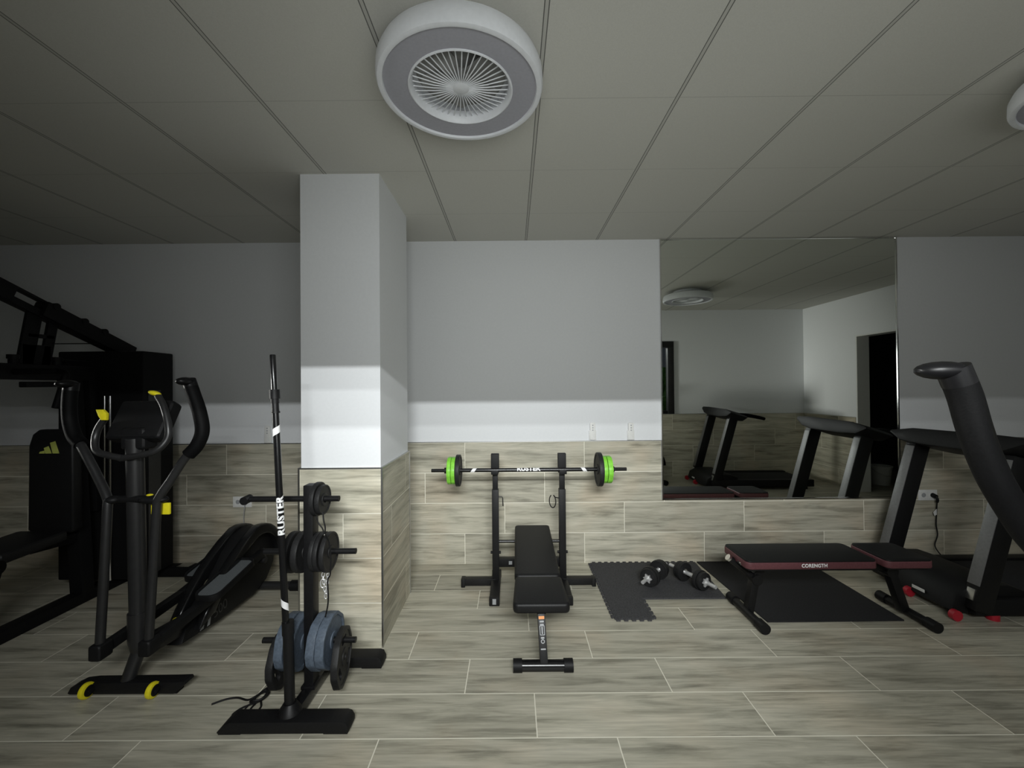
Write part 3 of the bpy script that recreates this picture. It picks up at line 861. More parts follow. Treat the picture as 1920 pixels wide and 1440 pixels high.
    body = [(0.22, 0.075), (0.50, 0.045), (0.85, 0.035), (1.0, 0.075), (1.09, 0.17), (1.11, 0.29), (1.07, 0.40), (0.98, 0.475), (0.87, 0.50), (0.76, 0.475), (0.66, 0.40), (0.55, 0.28), (0.40, 0.18), (0.25, 0.14)]
    hs = MB().prism([(y, z) for y, z in body], -0.055, 0.055, AXIS_X, bev=0.02)
    ho = B('drive_housing', hs, BLACKPLASTIC, angle=50)
    arch = []
    for k in range(15):
        a = math.radians(175 - k * 12.5)
        arch.append((0.86 + 0.265 * math.cos(a) + (0.30 * max(0, (6 - k)) / 6 * -1), 0.25 + 0.265 * math.sin(a) - 0.16 * max(0, (6 - k)) / 6))
    inner = [(y * 0.80 + 0.172 + 0.01, 0.25 + (zz - 0.25) * 0.72) for y, zz in arch]
    B('housing_shroud', MB().prism(arch + inner[::-1], -0.10, -0.045, AXIS_X, bev=0.012).prism(arch + inner[::-1], 0.045, 0.10, AXIS_X, bev=0.012), BLACKGLOSS, ho, angle=60)
    MX = Matrix.Translation((0.0562, 0.515, 0.118)) @ XAX
    flat_text('500', 0.085, MX @ Matrix.Rotation(0.12, 4, 'Z'), 'lettering', PANEL, ho, 0.95, 0.0, local=True)
    B('stripe', MB().prism([(0.35, 0.075), (0.375, 0.075), (0.40, 0.16), (0.375, 0.155)], 0.0545, 0.0565, AXIS_X).prism([(0.405, 0.07), (0.425, 0.07), (0.45, 0.175), (0.43, 0.17)], 0.0545, 0.0565, AXIS_X), LABELGREY, ho)
    for sx, dz, rod in ((0.10, 0.0, arms[0][1]), (-0.095, -0.015, arms[1][1])):
        e = Vector(rod[-1])
        k = MB().box(e + Vector((0, 0.005, -0.012)), (0.06, 0.075, 0.075), (0, 0, 0), 0.016, 3)
        ko = B('pedal_link', k.beam(e + Vector((0, 0.02, -0.012)), (sx * 1.15, 0.42, 0.265 + dz), 0.045, 0.05, 0.010).beam((sx * 1.15, 0.41, 0.263 + dz), (sx * 1.15, 0.84, 0.33 + dz), 0.045, 0.05, 0.010), BLACKPLASTIC)
        yc = 0.47 if sx > 0 else 0.70
        pm = Matrix.Translation((sx * 1.25, yc, 0.322 + dz + (0.02 if sx < 0 else 0))) @ Matrix.Rotation(0.17, 4, 'X')
        pd = MB().prism(rounded(0.135, 0.37, 0.05, 6), -0.02, 0.0, pm, bev=0.004)
        pd.prism(rounded(0.145, 0.38, 0.052, 6), -0.02, 0.018, pm, holes=[rounded(0.125, 0.36, 0.045, 6)], bev=0.003)
        po = B('pedal', pd, BLACKPLASTIC)
        B('pedal_tread', MB().prism(rounded(0.123, 0.355, 0.044, 6), 0.0, 0.006, pm), GREYPED, po)
    cr = MB().cyl((-0.13, 0.86, 0.27), (0.13, 0.86, 0.27), 0.02, n=16).beam((0.115, 0.86, 0.27), (0.115, 0.84, 0.35), 0.02, 0.04, 0.006).beam((-0.115, 0.86, 0.27), (-0.115, 0.86, 0.30), 0.02, 0.04, 0.006)
    B('crank', cr, DARKSTEEL)
    rf = MB().cyl((-0.26, 0.975, 0.038), (0.26, 0.975, 0.038), 0.029, n=20)
    B('rear_foot', rf, DARKSTEEL)
    for sx in (-1, 1):
        B('foot_cap', MB().cyl((sx * 0.245, 0.975, 0.037), (sx * 0.305, 0.975, 0.037), 0.037, n=20), BLACKPLASTIC)
    return t


class Arms(list): pass


a1 = Arms([
    ([(0.246, 0.03, 1.497), (0.272, 0.025, 1.434), (0.305, 0.02, 1.345), (0.322, 0.015, 1.255), (0.300, 0.01, 1.185), (0.262, 0.005, 1.140)],
     [(0.28, 0.005, 1.165), (0.235, 0.0, 1.105), (0.19, -0.01, 1.025), (0.140, -0.025, 0.935), (0.130, -0.025, 0.88), (0.112, -0.025, 0.60), (0.092, -0.028, 0.235)]),
    ([(-0.402, 0.085, 1.490), (-0.405, 0.08, 1.43), (-0.402, 0.075, 1.36), (-0.390, 0.07, 1.29), (-0.358, 0.06, 1.225), (-0.315, 0.05, 1.19)],
     [(-0.335, 0.055, 1.205), (-0.27, 0.03, 1.14), (-0.19, 0.01, 1.030), (-0.120, -0.015, 0.935), (-0.110, -0.025, 0.88), (-0.110, -0.04, 0.60), (-0.112, -0.060, 0.235)])])
a1.cap = Vector((0, -1, 0))
cross_trainer((-1.86, 2.035, 0), 0.0, 'black cross trainer with yellow wheels in front of the multi-gym', a1)

# second trainer: only the swing arm reaches into the picture on the right
E2, R2 = Vector((1.215, 0.765, 0)), math.radians(-106)
Ri = Matrix.Rotation(-R2, 3, 'Z')
loc2 = lambda p: tuple(Ri @ (Vector(p) - E2))
a2 = Arms([
    ([(0.25, 0.30, 1.46), (0.27, 0.26, 1.40), (0.30, 0.20, 1.32), (0.31, 0.14, 1.25), (0.29, 0.09, 1.18), (0.25, 0.06, 1.13)],
     [(0.27, 0.075, 1.155), (0.22, 0.05, 1.09), (0.17, 0.02, 1.025), (0.11, -0.015, 0.935), (0.095, -0.025, 0.88), (0.094, -0.04, 0.60), (0.092, -0.060, 0.235)]),
    ([loc2(p) for p in ((1.011, 0.95, 1.484), (1.033, 0.95, 1.430), (1.052, 0.95, 1.360), (1.072, 0.95, 1.300), (1.100, 0.95, 1.235), (1.136, 0.95, 1.172), (1.168, 0.948, 1.120), (1.19, 0.94, 1.085))],
     [loc2((1.175, 0.945, 1.11)), loc2((1.21, 0.93, 1.055)), loc2((1.245, 0.89, 0.995)), (-0.120, -0.02, 0.935), (-0.10, -0.02, 0.88), (-0.096, 0.0, 0.60), (-0.094, 0.01, 0.235)])])
a2.cap = Vector((0, -1, 0))
cross_trainer(tuple(E2), R2, 'cross trainer at the right foreground, only its curved black swing arm in view', a2)


# ------------------------------------------------------------------ multi-gym in the dark left corner
GX = -3.0
mg = thing('multi_gym', 'large black multi-gym tower with sloping boom in the dark left corner', 'home gym', (GX, 2.9, 0))
MB().bb(GX - 0.05, GX + 0.045, 1.75, 3.30, 0.0, 0.07, 0.006).bb(GX - 0.45, GX + 0.47, 3.235, 3.325, 0.0, 0.075, 0.008).bb(GX - 0.35, GX + 0.30, 1.70, 1.78, 0.0, 0.07, 0.008).build('base_frame', GYMBLACK, mg)
MB().bb(GX + 0.36, GX + 0.455, 3.245, 3.315, 0.075, 0.079, 0.001).build('foot_plate', ALU, mg)
MB().bb(-3.30, -2.682, 3.0, 3.27, 0.09, 1.745, 0.012).build('weight_tower', GYMBLACK, mg)
MB().bb(-2.683, -2.679, 3.045, 3.15, 0.10, 1.46).build('side_panel', PANEL, mg, smooth=False)
zb = lambda y: 2.06 - 0.38 * (y - 2.42)
bo = MB().beam((GX, 2.62, zb(2.62)), (GX, 3.24, zb(3.24)), 0.09, 0.10, 0.006).beam((GX, 1.70, zb(1.70) - 0.036), (GX, 2.70, zb(2.70) - 0.036), 0.05, 0.044, 0.006)
bo.beam((GX, 1.70, zb(1.70) + 0.052), (GX, 2.70, zb(2.70) + 0.052), 0.04, 0.016, 0.003).beam((GX, 1.70, zb(1.70)), (GX, 2.47, zb(2.47)), 0.06, 0.10, 0.004)
bo.build('boom', GYMBLACK, mg)
for y in (2.68, 2.86, 3.0):
    MB().cyl((GX - 0.05, y, zb(y) + 0.045), (GX + 0.05, y, zb(y) + 0.045), 0.022, n=18).build('pulley', GYMBLACK, mg)
br = MB().beam((GX, 2.595, zb(2.6) - 0.02), (GX, 2.535, 1.60), 0.02, 0.085, 0.004).beam((GX, 2.70, zb(2.70) - 0.02), (GX, 2.645, 1.60), 0.02, 0.058, 0.004)
br.bb(GX - 0.01, GX + 0.01, 2.55, 2.70, 1.795, 1.82, 0.003).bb(GX - 0.01, GX + 0.01, 2.52, 2.68, 1.58, 1.75, 0.003)
br.build('boom_bracket', GYMBLACK, mg)
pa = MB().bb(GX - 0.05, GX + 0.05, 2.38, 2.92, 1.53, 1.625, 0.010)
for y in (2.485, 2.72):
    pa.cyl((GX, y, 1.62), (GX, y, 1.665), 0.024, n=16).cyl((GX, y, 1.655), (GX, y, 1.68), 0.030, n=16)
pa.tube([(GX - 0.35, 2.45, 1.575), (GX + 0.32, 2.45, 1.575)], 0.02, 14)
pa.beam((GX, 2.53, 1.50), (GX, 2.86, 1.505), 0.05, 0.035, 0.006)
pa.build('press_arm', GYMBLACK, mg)
for sx in (-1, 1):
    MB().tube([(GX + sx * 0.30, 2.45, 1.575), (GX + sx * 0.36, 2.44, 1.56), (GX + sx * 0.37, 2.42, 1.50), (GX + sx * 0.37, 2.38, 1.36)], 0.018, 14, 5).build('press_handle', FOAM, mg)
MB().beam((GX, 2.80, 1.56), (GX, 2.885, 0.05), 0.09, 0.085, 0.006, side=(1, 0, 0)).beam((GX, 2.93, 1.62), (GX, 2.99, 0.6), 0.05, 0.06, 0.004, side=(1, 0, 0)).build('upright', GYMBLACK, mg)
for x in (-2.935, -2.895):
    MB().cyl((x, 2.975, 0.10), (x, 2.975, 1.42), 0.0085, n=14).build('guide_rod', CHROME, mg)
for a, c_ in (((GX + 0.02, 2.68, 1.765), (GX + 0.02, 2.99, 1.80)), ((GX + 0.03, 2.72, 1.665), (GX + 0.03, 2.99, 1.66))):
    MB().tube([a, c_], 0.0035, 8).build('cable', GYMBLACK, mg)
px0, px1, py = -3.185, -2.885, 2.745
pad = MB().prism([(px0 + 0.0, 0.55), (px0 + 0.02, 0.53), (px1 - 0.02, 0.53), (px1, 0.55), (px1 - 0.005, 1.10), (px1 - 0.03, 1.175), (px1 - 0.07, 1.205), (px0 + 0.07, 1.205), (px0 + 0.03, 1.175), (px0 + 0.005, 1.10)],
                 -0.035, 0.03, Matrix.Translation((0, py, 0)) @ AXIS_Y, bev=0.014)
bk = pad.build('backrest', VINYL, mg, angle=60)
LM = Matrix.Translation((-3.035, py - 0.031, 1.05)) @ AXIS_Y
lg = MB()
for poly in ([(-0.072, 0.0), (-0.036, 0.0), (-0.038, 0.018), (-0.066, 0.012)],
             [(-0.031, 0.0), (0.010, 0.0), (-0.010, 0.048), (-0.040, 0.036)],
             [(0.018, 0.0), (0.060, 0.0), (0.034, 0.080), (0.0, 0.070)]):
    lg.prism(poly, 0, 0.002, LM)
lg.build('emblem', OLIVE, bk, smooth=False)
MB().box((-3.035, 2.50, 0.52), (0.32, 0.36, 0.065), (0.05, 0, 0), 0.025, 3).build('seat', VINYL, mg)
MB().beam((GX, 2.55, 0.485), (GX, 2.84, 0.46), 0.06, 0.06, 0.006).beam((GX, 2.40, 0.485), (GX, 2.28, 0.06), 0.06, 0.06, 0.006, side=(1, 0, 0)).build('seat_frame', GYMBLACK, mg)
rl = MB().beam((GX, 2.30, 0.47), (GX, 2.17, 0.16), 0.05, 0.05, 0.006, side=(1, 0, 0))
rl.cyl((GX - 0.2, 2.25, 0.50), (GX + 0.2, 2.25, 0.50), 0.011, n=12).cyl((GX - 0.2, 2.15, 0.18), (GX + 0.2, 2.15, 0.18), 0.011, n=12)
rl.build('leg_lever', GYMBLACK, mg)
for y, z in ((2.25, 0.50), (2.15, 0.18)):
    for sx in (-1, 1):
        MB().cyl((GX + sx * 0.05, y, z), (GX + sx * 0.20, y, z), 0.04, n=20).build('foam_roller', FOAM, mg)

# ------------------------------------------------------------------ rack, barbell and adjustable bench
RL, RR, RY = -0.135, 0.356, 3.06
rk = thing('barbell_rack', 'black two-post barbell rack standing close to the back wall', 'rack', (0.11, RY, 0))
for x, pin in ((RL, 1), (RR, -1)):
    up_ = MB().bb(x - 0.0245, x + 0.0245, RY - 0.025, RY + 0.025, 0.05, 0.708, 0.003).build('upright', BLACK, rk)
    MB().bb(x - 0.0195, x + 0.0195, RY - 0.02, RY + 0.02, 0.70, 0.845, 0.002).build('inner_post', BLACK, up_)
    cat = MB().bb(x - 0.030, x + 0.030, RY - 0.025, RY + 0.015, 0.83, 0.972, 0.007, 3)
    cat.bb(x - 0.026, x + 0.026, RY - 0.085, RY - 0.02, 0.832, 0.846, 0.004).bb(x - 0.026, x + 0.026, RY - 0.088, RY - 0.076, 0.832, 0.864, 0.004)
    cat.build('bar_catch', BLACKPLASTIC, up_)
    MB().bb(x - 0.033, x + 0.033, 2.775, 3.20, 0.006, 0.055, 0.004).bb(x - 0.035, x + 0.035, 2.77, 2.80, 0.0, 0.058, 0.006).bb(x - 0.035, x + 0.035, 3.18, 3.21, 0.0, 0.058, 0.006).build('foot', BLACK, rk)
    xo = x - 0.255 if pin > 0 else x + 0.240
    MB().bb(min(x, xo), max(x, xo), RY - 0.026, RY + 0.026, 0.012, 0.060, 0.004).bb(min(xo, xo + pin * 0.03), max(xo, xo + pin * 0.03), RY - 0.03, RY + 0.03, 0.0, 0.062, 0.006).build('outrigger', BLACK, rk)
    for s in (-1, 1):
        MB().cyl((x + s * 0.0245, RY - 0.0, 0.245), (x + s * 0.038, RY, 0.245), 0.010, n=12).build('bolt', BLACKPLASTIC, rk)
MB().tube([(RL + 0.02, RY - 0.01, 0.655), (RL + 0.05, RY - 0.012, 0.655), (RL + 0.054, RY - 0.014, 0.645), (RL + 0.056, RY - 0.02, 0.59)], 0.004, 8).build('locking_pin', BLACK, rk)
pts = [(RR - 0.02, RY - 0.01, 0.642), (RR - 0.05, RY - 0.015, 0.648)]
for k in range(14):
    a = math.radians(70 - k * 24)
    pts.append((RR - 0.072 + 0.022 * math.cos(a) , RY - 0.02 - 0.04 * math.cos(a) * 0.4, 0.622 + 0.047 * math.sin(a)))
MB().tube(pts, 0.0038, 8).build('locking_pin', BLACK, rk)
MB().cyl((RL, RY, 0.325), (RR, RY, 0.325), 0.011, n=14).build('cross_bar', BLACKGLOSS, rk)
MB().bb(RL, RR, RY + 0.0, RY + 0.05, 0.135, 0.195, 0.004).build('lower_brace', BLACK, rk)
MB().bb(RL + 0.095, RL + 0.12, RY - 0.003, RY, 0.155, 0.18).bb(RL - 0.012, RL + 0.012, 2.7665, 2.77, 0.014, 0.05).build('sticker', LABELGREY, rk, smooth=False)

BY, BZ = 2.998, 0.861
bb_ = thing('barbell', 'black barbell with lime green and black plates resting on the rack', 'barbell', (0.117, BY, BZ))
BX0, BX1 = -0.592, 0.815
MB().cyl((-0.47, BY, BZ), (0.70, BY, BZ), 0.0142, n=24).build('shaft', BLACKGLOSS, bb_)
MB().cyl((BX0, BY, BZ), (-0.47, BY, BZ), 0.0125, n=22).build('sleeve', BLACKGLOSS, bb_)
MB().cyl((0.70, BY, BZ), (BX1, BY, BZ), 0.0125, n=22).build('sleeve', BLACKGLOSS, bb_)
for x0, x1 in ((-0.498, -0.471), (0.701, 0.726)):
    MB().cyl((x0, BY, BZ), (x1, BY, BZ), 0.021, n=22).build('collar', BLACKPLASTIC, bb_)
for x0, x1, r, m, lob in ((-0.471, -0.444, 0.100, GREEN, 6), (-0.442, -0.414, 0.100, GREEN, 6), (-0.412, -0.382, 0.113, IRON, 0), (0.602, 0.634, 0.121, IRON, 0), (0.637, 0.664, 0.100, GREEN, 6), (0.667, 0.701, 0.100, GREEN, 6)):
    b = MB(); plate_shape(b, r, x1 - x0, Matrix.Translation(((x0 + x1) / 2, BY, BZ)) @ XAX, lob, 0, 0.0145)
    o = b.build('weight_plate', m, bb_)
    if m is GREEN: o['label'] = 'lime green weight plate'
for x, s in ((-0.290, 1), (0.510, -1)):
    wrap_patch([(-0.024, -0.018), (0.004, -0.018), (0.030, 0.022), (0.002, 0.022)] if s > 0 else [(0.024, -0.018), (-0.004, -0.018), (-0.030, 0.022), (-0.002, 0.022)], 0.0142, (x, BY, BZ), (1, 0, 0), (0, -1, 0.1), 'white_stripe', WHITE, bb_)
wrap_patch(text_mesh('RUSTER', 0.046, 1.05, 0.0022), 0.0142, (0.108, BY, BZ), (1, 0, 0), (0, -1, 0.95), 'lettering', WHITE, bb_)

bn = thing('weight_bench', 'black adjustable bench with T-shaped front foot between the rack posts', 'bench', (0.143, 2.5, 0))


def pad_mesh(x0, x1, y0, z0, y1, z1, w0, w1, th):
    xc = (x0 + x1) / 2
    L = math.hypot(y1 - y0, z1 - z0); a = math.atan2(z1 - z0, y1 - y0)
    M = Matrix.Translation((xc, y0, z0)) @ Matrix.Rotation(a, 4, 'X')
    r = 0.028
    out = []
    for (sx, yy, w, a0) in ((1, L, w1, 0), (-1, L, w1, 90), (-1, 0, w0, 180), (1, 0, w0, 270)):
        for k in range(6):
            an = math.radians(a0 + 18 * k)
            cx = sx * (w / 2 - r); cy = (yy - r) if yy > 0 else r
            out.append((cx + r * math.cos(an), cy + r * math.sin(an)))
    return MB().prism(out, -th, 0, M, bev=0.014)


pad_mesh(-0.005, 0.287, 2.165, 0.328, 2.468, 0.338, 0.300, 0.275, 0.052).build('seat', VINYL, bn, angle=60)
pad_mesh(-0.0, 0.277, 2.475, 0.338, 3.185, 0.405, 0.275, 0.262, 0.050).build('backrest', VINYL, bn, angle=60)
MB().beam((0.143, 2.22, 0.268), (0.143, 2.93, 0.30), 0.05, 0.045, 0.004).build('frame', BLACK, bn)
lg = MB().beam((0.148, 2.135, 0.04), (0.140, 2.245, 0.27), 0.040, 0.045, 0.004, side=(1, 0, 0)).bb(0.115, 0.167, 2.22, 2.27, 0.255, 0.282, 0.004)
lo = lg.build('front_leg', BLACK, bn)
d = (Vector((0.140, 2.245, 0.27)) - Vector((0.148, 2.135, 0.04))).normalized()
nrm = Vector((1, 0, 0)).cross(d).normalized()
ex = d.cross(nrm) * 1.0
ex = Vector((1, 0, 0)) - d * d.x; ex.normalize()
nr = ex.cross(d)
LMx = frame(ex, d, nr, Vector((0.148, 2.135, 0.04)) + nr * 0.0228)
MB().prism(rounded(0.030, 0.014, 0.002, 2, 0, 0.208), 0, 0.0008, LMx).build('warning_label', ORANGE, lo, smooth=False)
lab = MB()
for (cy, w, h) in ((0.190, 0.022, 0.008), (0.176, 0.020, 0.006), (0.116, 0.018, 0.008), (0.066, 0.026, 0.006)):
    lab.prism(rounded(w, h, 0.002, 2, 0, cy), 0, 0.0008, LMx)
lab.prism(rounded(0.026, 0.045, 0.003, 2, 0, 0.150), 0, 0.0008, LMx, holes=[rounded(0.020, 0.038, 0.002, 2, 0, 0.150)])
lab.prism(rounded(0.006, 0.034, 0.002, 2, 0, 0.150), 0, 0.0008, LMx)
lab.prism(circle(0.010, 18, 0, 0.100), 0, 0.0008, LMx, holes=[circle(0.006, 14, 0, 0.100)])
lab.build('instruction_label', LABELGREY, lo, smooth=False)
MB().cyl((0.015, 2.135, 0.031), (0.275, 2.135, 0.031), 0.027, n=24).build('front_foot', BLACKGLOSS, bn)
for x0, x1 in ((-0.010, 0.036), (0.250, 0.296)):
    MB().cyl((x0, 2.135, 0.032), (x1, 2.135, 0.032), 0.032, n=24).build('foot_cap', BLACKPLASTIC, bn)
MB().beam((0.143, 2.86, 0.285), (0.143, 2.96, 0.03), 0.045, 0.045, 0.004, side=(1, 0, 0)).bb(0.03, 0.256, 2.93, 2.985, 0.0, 0.05, 0.006).build('rear_leg', BLACK, bn)
MB().beam((0.143, 2.60, 0.27), (0.143, 2.80, 0.325), 0.03, 0.03, 0.003).build('backrest_support', BLACK, bn)

# ------------------------------------------------------------------ flat bench on the right
fbn = thing('flat_bench', 'flat black bench with dark red sides standing over the rubber mat', 'bench', (1.96, 2.635, 0))
for nm, x0, x1 in (('long_pad', 1.393, 2.185), ('seat_pad', 2.232, 2.520)):
    w, hh = x1 - x0, 0.29
    M = Matrix.Translation(((x0 + x1) / 2, 2.637, 0))
    side_ = MB().prism(rounded(w, hh, 0.035, 6), 0.352, 0.394, M, bev=0.006).build(nm, MAROON, fbn, angle=60)
    side_['label'] = 'dark red padded side'
    MB().prism(rounded(w - 0.008, hh - 0.008, 0.032, 6), 0.392, 0.402, M, bev=0.003).build('pad_top', VINYL, side_)
    MB().prism(rounded(w - 0.03, hh - 0.03, 0.025, 4), 0.340, 0.353, M).build('pad_base', BLACKPLASTIC, side_)
    if nm == 'long_pad':
        flat_text('CORENGTH', 0.030, Matrix.Translation((1.797, 2.4915, 0.374)) @ AXIS_Y, 'lettering', WHITE, side_, 1.02, 0.0011, 0.93)
MB().bb(1.47, 2.43, 2.61, 2.66, 0.292, 0.342, 0.004).build('frame', BLACK, fbn)
MB().tube([(1.365, 2.637, 0.362), (1.40, 2.637, 0.335), (1.52, 2.637, 0.238)], 0.021, 16).cyl((1.52, 2.60, 0.238), (1.52, 2.675, 0.238), 0.032, n=20).beam((1.52, 2.637, 0.245), (1.478, 2.637, 0.03), 0.05, 0.045, 0.005, side=(0, 1, 0)).beam((1.52, 2.637, 0.25), (1.56, 2.637, 0.30), 0.04, 0.04, 0.004, side=(0, 1, 0)).build('left_leg', BLACK, fbn)
MB().cyl((1.352, 2.637, 0.372), (1.372, 2.637, 0.356), 0.0205, n=16).bb(1.392, 1.41, 2.56, 2.60, 0.352, 0.368, 0.003).build('tube_end', CHROME, fbn)
MB().beam((2.36, 2.637, 0.315), (2.455, 2.637, 0.03), 0.055, 0.05, 0.005, side=(0, 1, 0)).cyl((2.36, 2.595, 0.285), (2.36, 2.68, 0.285), 0.036, n=20).beam((2.36, 2.637, 0.30), (2.20, 2.637, 0.32), 0.045, 0.045, 0.004, side=(0, 1, 0)).build('right_leg', BLACK, fbn)
for x in (1.463, 2.470):
    ft = MB().cyl((x, 2.455, 0.030), (x, 2.80, 0.030), 0.025, n=20).build('foot', BLACK, fbn)
    for y0, y1 in ((2.432, 2.50), (2.76, 2.825)):
        MB().cyl((x, y0, 0.0315), (x, y1, 0.0315), 0.0315, n=20).build('foot_cap', BLACKPLASTIC, ft)

# ------------------------------------------------------------------ floor mats
def teeth(p0, p1, n, depth, start=0):
    """dovetail teeth along p0->p1, pointing to the right-hand side of travel"""
    p0, p1 = Vector((*p0, 0)), Vector((*p1, 0))
    d = (p1 - p0); L = d.length; d.normalize()
    o = Vector((d.y, -d.x, 0))
    out = []
    step = L / n
    for k in range(n):
        a = p0 + d * step * k
        q = [(0.0, 0), (0.22, 0), (0.12, 1), (0.66, 1), (0.56, 0)] if True else []
        q = [(0.18, 0), (0.10, 0.75), (0.16, 1), (0.62, 1), (0.68, 0.75), (0.60, 0)]
        for t, h in q:
            w = a + d * step * t + o * depth * h
            out.append((w.x, w.y))
    return out


mo = []
TH = 0.018
ax0, ax1, ay0, ay1 = 0.625, 0.868, 2.600, 3.420
bx1, by0 = 1.46, 2.845
# run counter-clockwise with the outside on the right of travel
mo += [(ax0, ay1)] + teeth((ax0, ay1), (ax0, ay0), 17, TH) + [(ax0, ay0)]
mo += teeth((ax0, ay0), (ax1, ay0), 5, TH) + [(ax1, ay0)]
mo += teeth((ax1, ay0), (ax1, by0), 5, TH) + [(ax1, by0)]
mo += [(bx1 - 0.015, by0), (bx1 + 0.025, ay1)]
mo += teeth((bx1 + 0.02, ay1), (ax0, ay1), 17, TH)
fm = MB().prism(mo, 0.0, 0.011)
tag(fm.build('puzzle_mat', MATBLACK, smooth=False), 'dark grey interlocking foam mat with toothed edges beside the rack', 'mat')
rm = MB().prism([(1.552, 2.560), (2.395, 2.565), (2.398, 3.435), (1.506, 3.435)], 0.0, 0.008)
tag(rm.build('rubber_mat', RUBBER, smooth=False), 'plain black rubber floor mat under the flat bench', 'mat')


# ------------------------------------------------------------------ dumbbells
def dumbbell(mid, ang, label):
    r = 0.068
    z = 0.011 + r
    t = thing('dumbbell', label, 'dumbbell', (mid[0], mid[1], 0.011), 'dumbbells on the foam mat')
    d = Vector((math.cos(ang), math.sin(ang), 0))
    c = Vector((mid[0], mid[1], z))
    P = lambda s: c + d * s
    MB().cyl(P(-0.205), P(0.205), 0.0125, n=20).cyl(P(-0.052), P(0.052), 0.0145, n=20).build('handle', SATIN, t)
    R = frame(Vector((0, 0, 1)).cross(d).normalized(), Vector((0, 0, 1)), d, (0, 0, 0))
    for s in (-1, 1):
        for k, (o, rr, th) in enumerate(((0.072, r, 0.030), (0.102, r * 0.92, 0.026))):
            b = MB(); plate_shape(b, rr, th, Matrix.Translation(P(s * o)) @ R, 0, 0, 0.0135)
            if k == 1: pass
            b.build('plate', IRON, t)
        MB().cyl(P(s * 0.056), P(s * 0.060), 0.022, n=20).build('inner_collar', CHROME, t)
        star = []
        for k in range(12):
            rad = 0.033 if k % 2 == 0 else 0.020
            a = 2 * PI * k / 12
            star.append((rad * math.cos(a), rad * math.sin(a)))
        MB().prism(star, -0.008, 0.008, Matrix.Translation(P(s * 0.124)) @ R, holes=[circle(0.0128, 16)], bev=0.002).build('star_nut', SATIN, t)


dumbbell((1.038, 3.076), math.atan2(0.74, 0.67), 'left of the two black dumbbells with chrome star nuts on the foam mat')
dumbbell((1.290, 3.030), math.atan2(-0.90, 0.42), 'right of the two black dumbbells with chrome star nuts, nearer the flat bench')


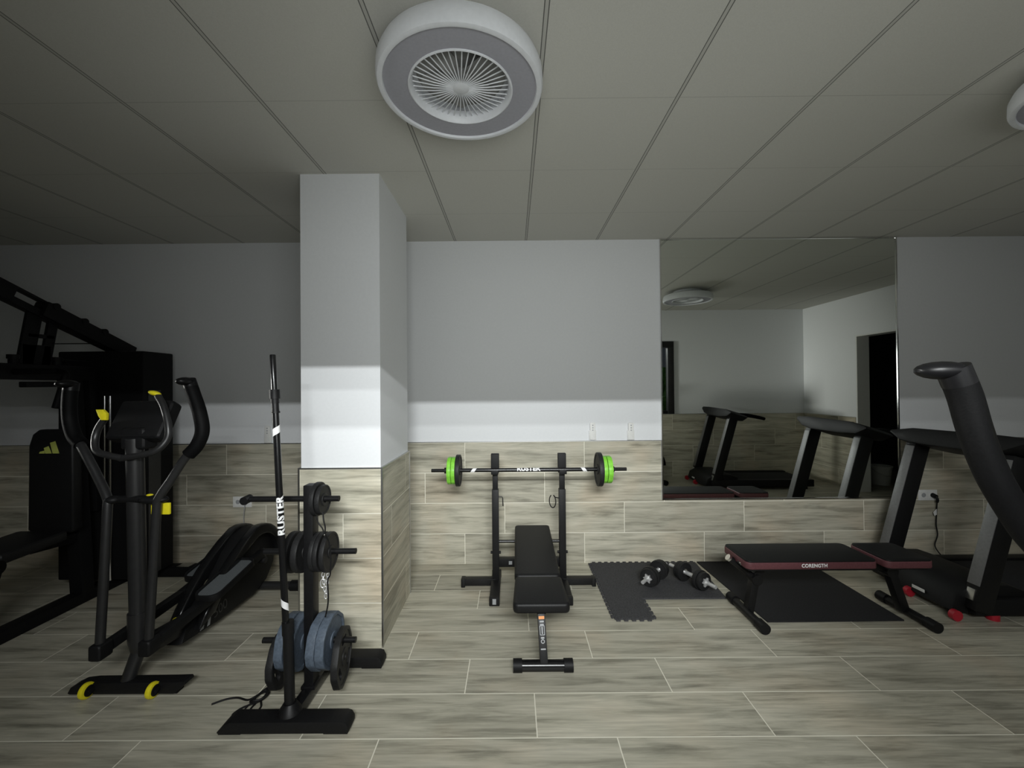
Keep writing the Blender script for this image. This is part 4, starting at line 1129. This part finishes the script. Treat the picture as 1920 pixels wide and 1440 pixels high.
# ------------------------------------------------------------------ treadmills
def treadmill(loc, label, tagged=True):
    t = thing('treadmill', label, 'treadmill', loc, 'treadmills')
    B = lambda name, mb, m, par=None, **k: mb.build(name, m, par or t, local=True, **k)
    # local: x to the rear, y across (0 near side .. 0.70 far side), origin at near front corner
    hood = MB().prism([(0.0, 0.05), (0.02, 0.03), (0.46, 0.03), (0.46, 0.165), (0.36, 0.20), (0.14, 0.205), (0.03, 0.15)], -0.66, -0.06, AXIS_Y, bev=0.015)
    B('motor_hood', hood, BLACKPLASTIC, angle=50)
    B('hood_label', MB().box((-0.0035, 0.27, 0.085), (0.004, 0.085, 0.020), (0, 0.0, 0), 0.0015), WPLASTIC)
    for y in (0.055, 0.665):
        B('side_rail', MB().bb(0.10, 1.50, y - 0.04, y + 0.04, 0.035, 0.135, 0.012), BLACKPLASTIC)
    B('running_belt', MB().bb(0.44, 1.50, 0.10, 0.62, 0.085, 0.122, 0.015), RUBBER)
    B('end_roller', MB().cyl((1.49, 0.06, 0.09), (1.49, 0.66, 0.09), 0.03, n=18), BLACKPLASTIC)
    for y in (0.04, 0.34):
        w = MB().cyl((0.0, y - 0.015, 0.032), (0.0, y + 0.015, 0.032), 0.032, n=22)
        B('transport_wheel', w, RED)
    for y in (0.06, 0.66):
        B('rear_foot', MB().cyl((1.40, y, 0), (1.40, y, 0.04), 0.03, n=16), BLACKPLASTIC)
        B('front_foot', MB().cyl((0.24, y - 0.01, 0), (0.24, y - 0.01, 0.04), 0.032, n=16), RED)
    for y0 in (0.0, 0.62):
        a, b_ = Vector((0.13, y0 + 0.04, 0.06)), Vector((0.395, y0 + 0.04, 1.00))
        u = B('upright', MB().beam(a, b_, 0.075, 0.115, 0.006, side=(0, 1, 0)), BLACK)
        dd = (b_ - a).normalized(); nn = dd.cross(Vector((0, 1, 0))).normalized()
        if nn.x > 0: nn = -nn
        B('lit_face_strip', MB().beam(a + dd * 0.15 + nn * 0.059, b_ - dd * 0.03 + nn * 0.059, 0.07, 0.006, 0.002, side=(0, 1, 0)), LITFACE, u)  # window-lit face of the black upright, its brightness put into the colour
        B('hinge_bracket', MB().beam(a + dd * 0.055 + nn * 0.06, a + dd * 0.125 + nn * 0.06, 0.045, 0.012, 0.003, side=(0, 1, 0)), ALU, u)
    # console: a lens-shaped bar from side to side, handrails running back
    prof = [(-0.09, 0.045), (-0.06, 0.066), (0.10, 0.070), (0.62, 0.060), (0.78, 0.030), (0.80, 0.012), (0.70, -0.045), (0.50, -0.058), (0.15, -0.055), (0.02, -0.032), (-0.08, 0.025)]
    cm = Matrix.Translation((0.41, 0.0, 1.035)) @ Matrix.Rotation(0.30, 4, 'Y') @ AXIS_X
    co = B('console', MB().prism(prof, -0.125, 0.125, cm, bev=0.018), BLACKPLASTIC, angle=50)
    B('screen', MB().box((0.435, 0.35, 1.094), (0.17, 0.40, 0.006), (0, 0.30, 0), 0.002), SCREEN, co)
    B('console_badge', MB().box((0.292, 0.52, 1.055), (0.004, 0.10, 0.012), (0, 0.30, 0), 0.001), LABELGREY, co)
    for y in (0.02, 0.68):
        B('handrail', MB().tube([(0.45, y, 1.04), (0.60, y, 1.035), (0.78, y, 1.00), (0.83, y, 0.985)], 0.024, 14, 4, radii=[0.034, 0.028, 0.024, 0.022]), FOAM)
    return t


treadmill((2.715, 2.53, 0), 'black treadmill behind the flat bench, with the lit faces of its uprights painted grey')
treadmill((2.70, 0.36, 0), 'second black treadmill by the window wall, seen only in the mirror')

# ------------------------------------------------------------------ bucket in the dark store room
bk = thing('bucket', 'white plastic bucket in the dark doorway, seen in the mirror', 'bucket', (5.36, 0.80, 0))
c = (5.36, 0.80, 0)
MB().lathe([(0, 0.0), (0.10, 0.0), (0.105, 0.01), (0.128, 0.255), (0.136, 0.258), (0.136, 0.275), (0.125, 0.275), (0.100, 0.02), (0, 0.012)], c, n=36).build('bucket_body', WPLASTIC, bk)
MB().tube([(5.36 - 0.135, 0.80, 0.245), (5.36 - 0.14, 0.86, 0.21), (5.36 - 0.08, 0.935, 0.16), (5.36, 0.945, 0.15), (5.36 + 0.08, 0.935, 0.16), (5.36 + 0.14, 0.86, 0.21), (5.36 + 0.135, 0.80, 0.245)], 0.0035, 8, 4).build('bucket_handle', ALU, bk)
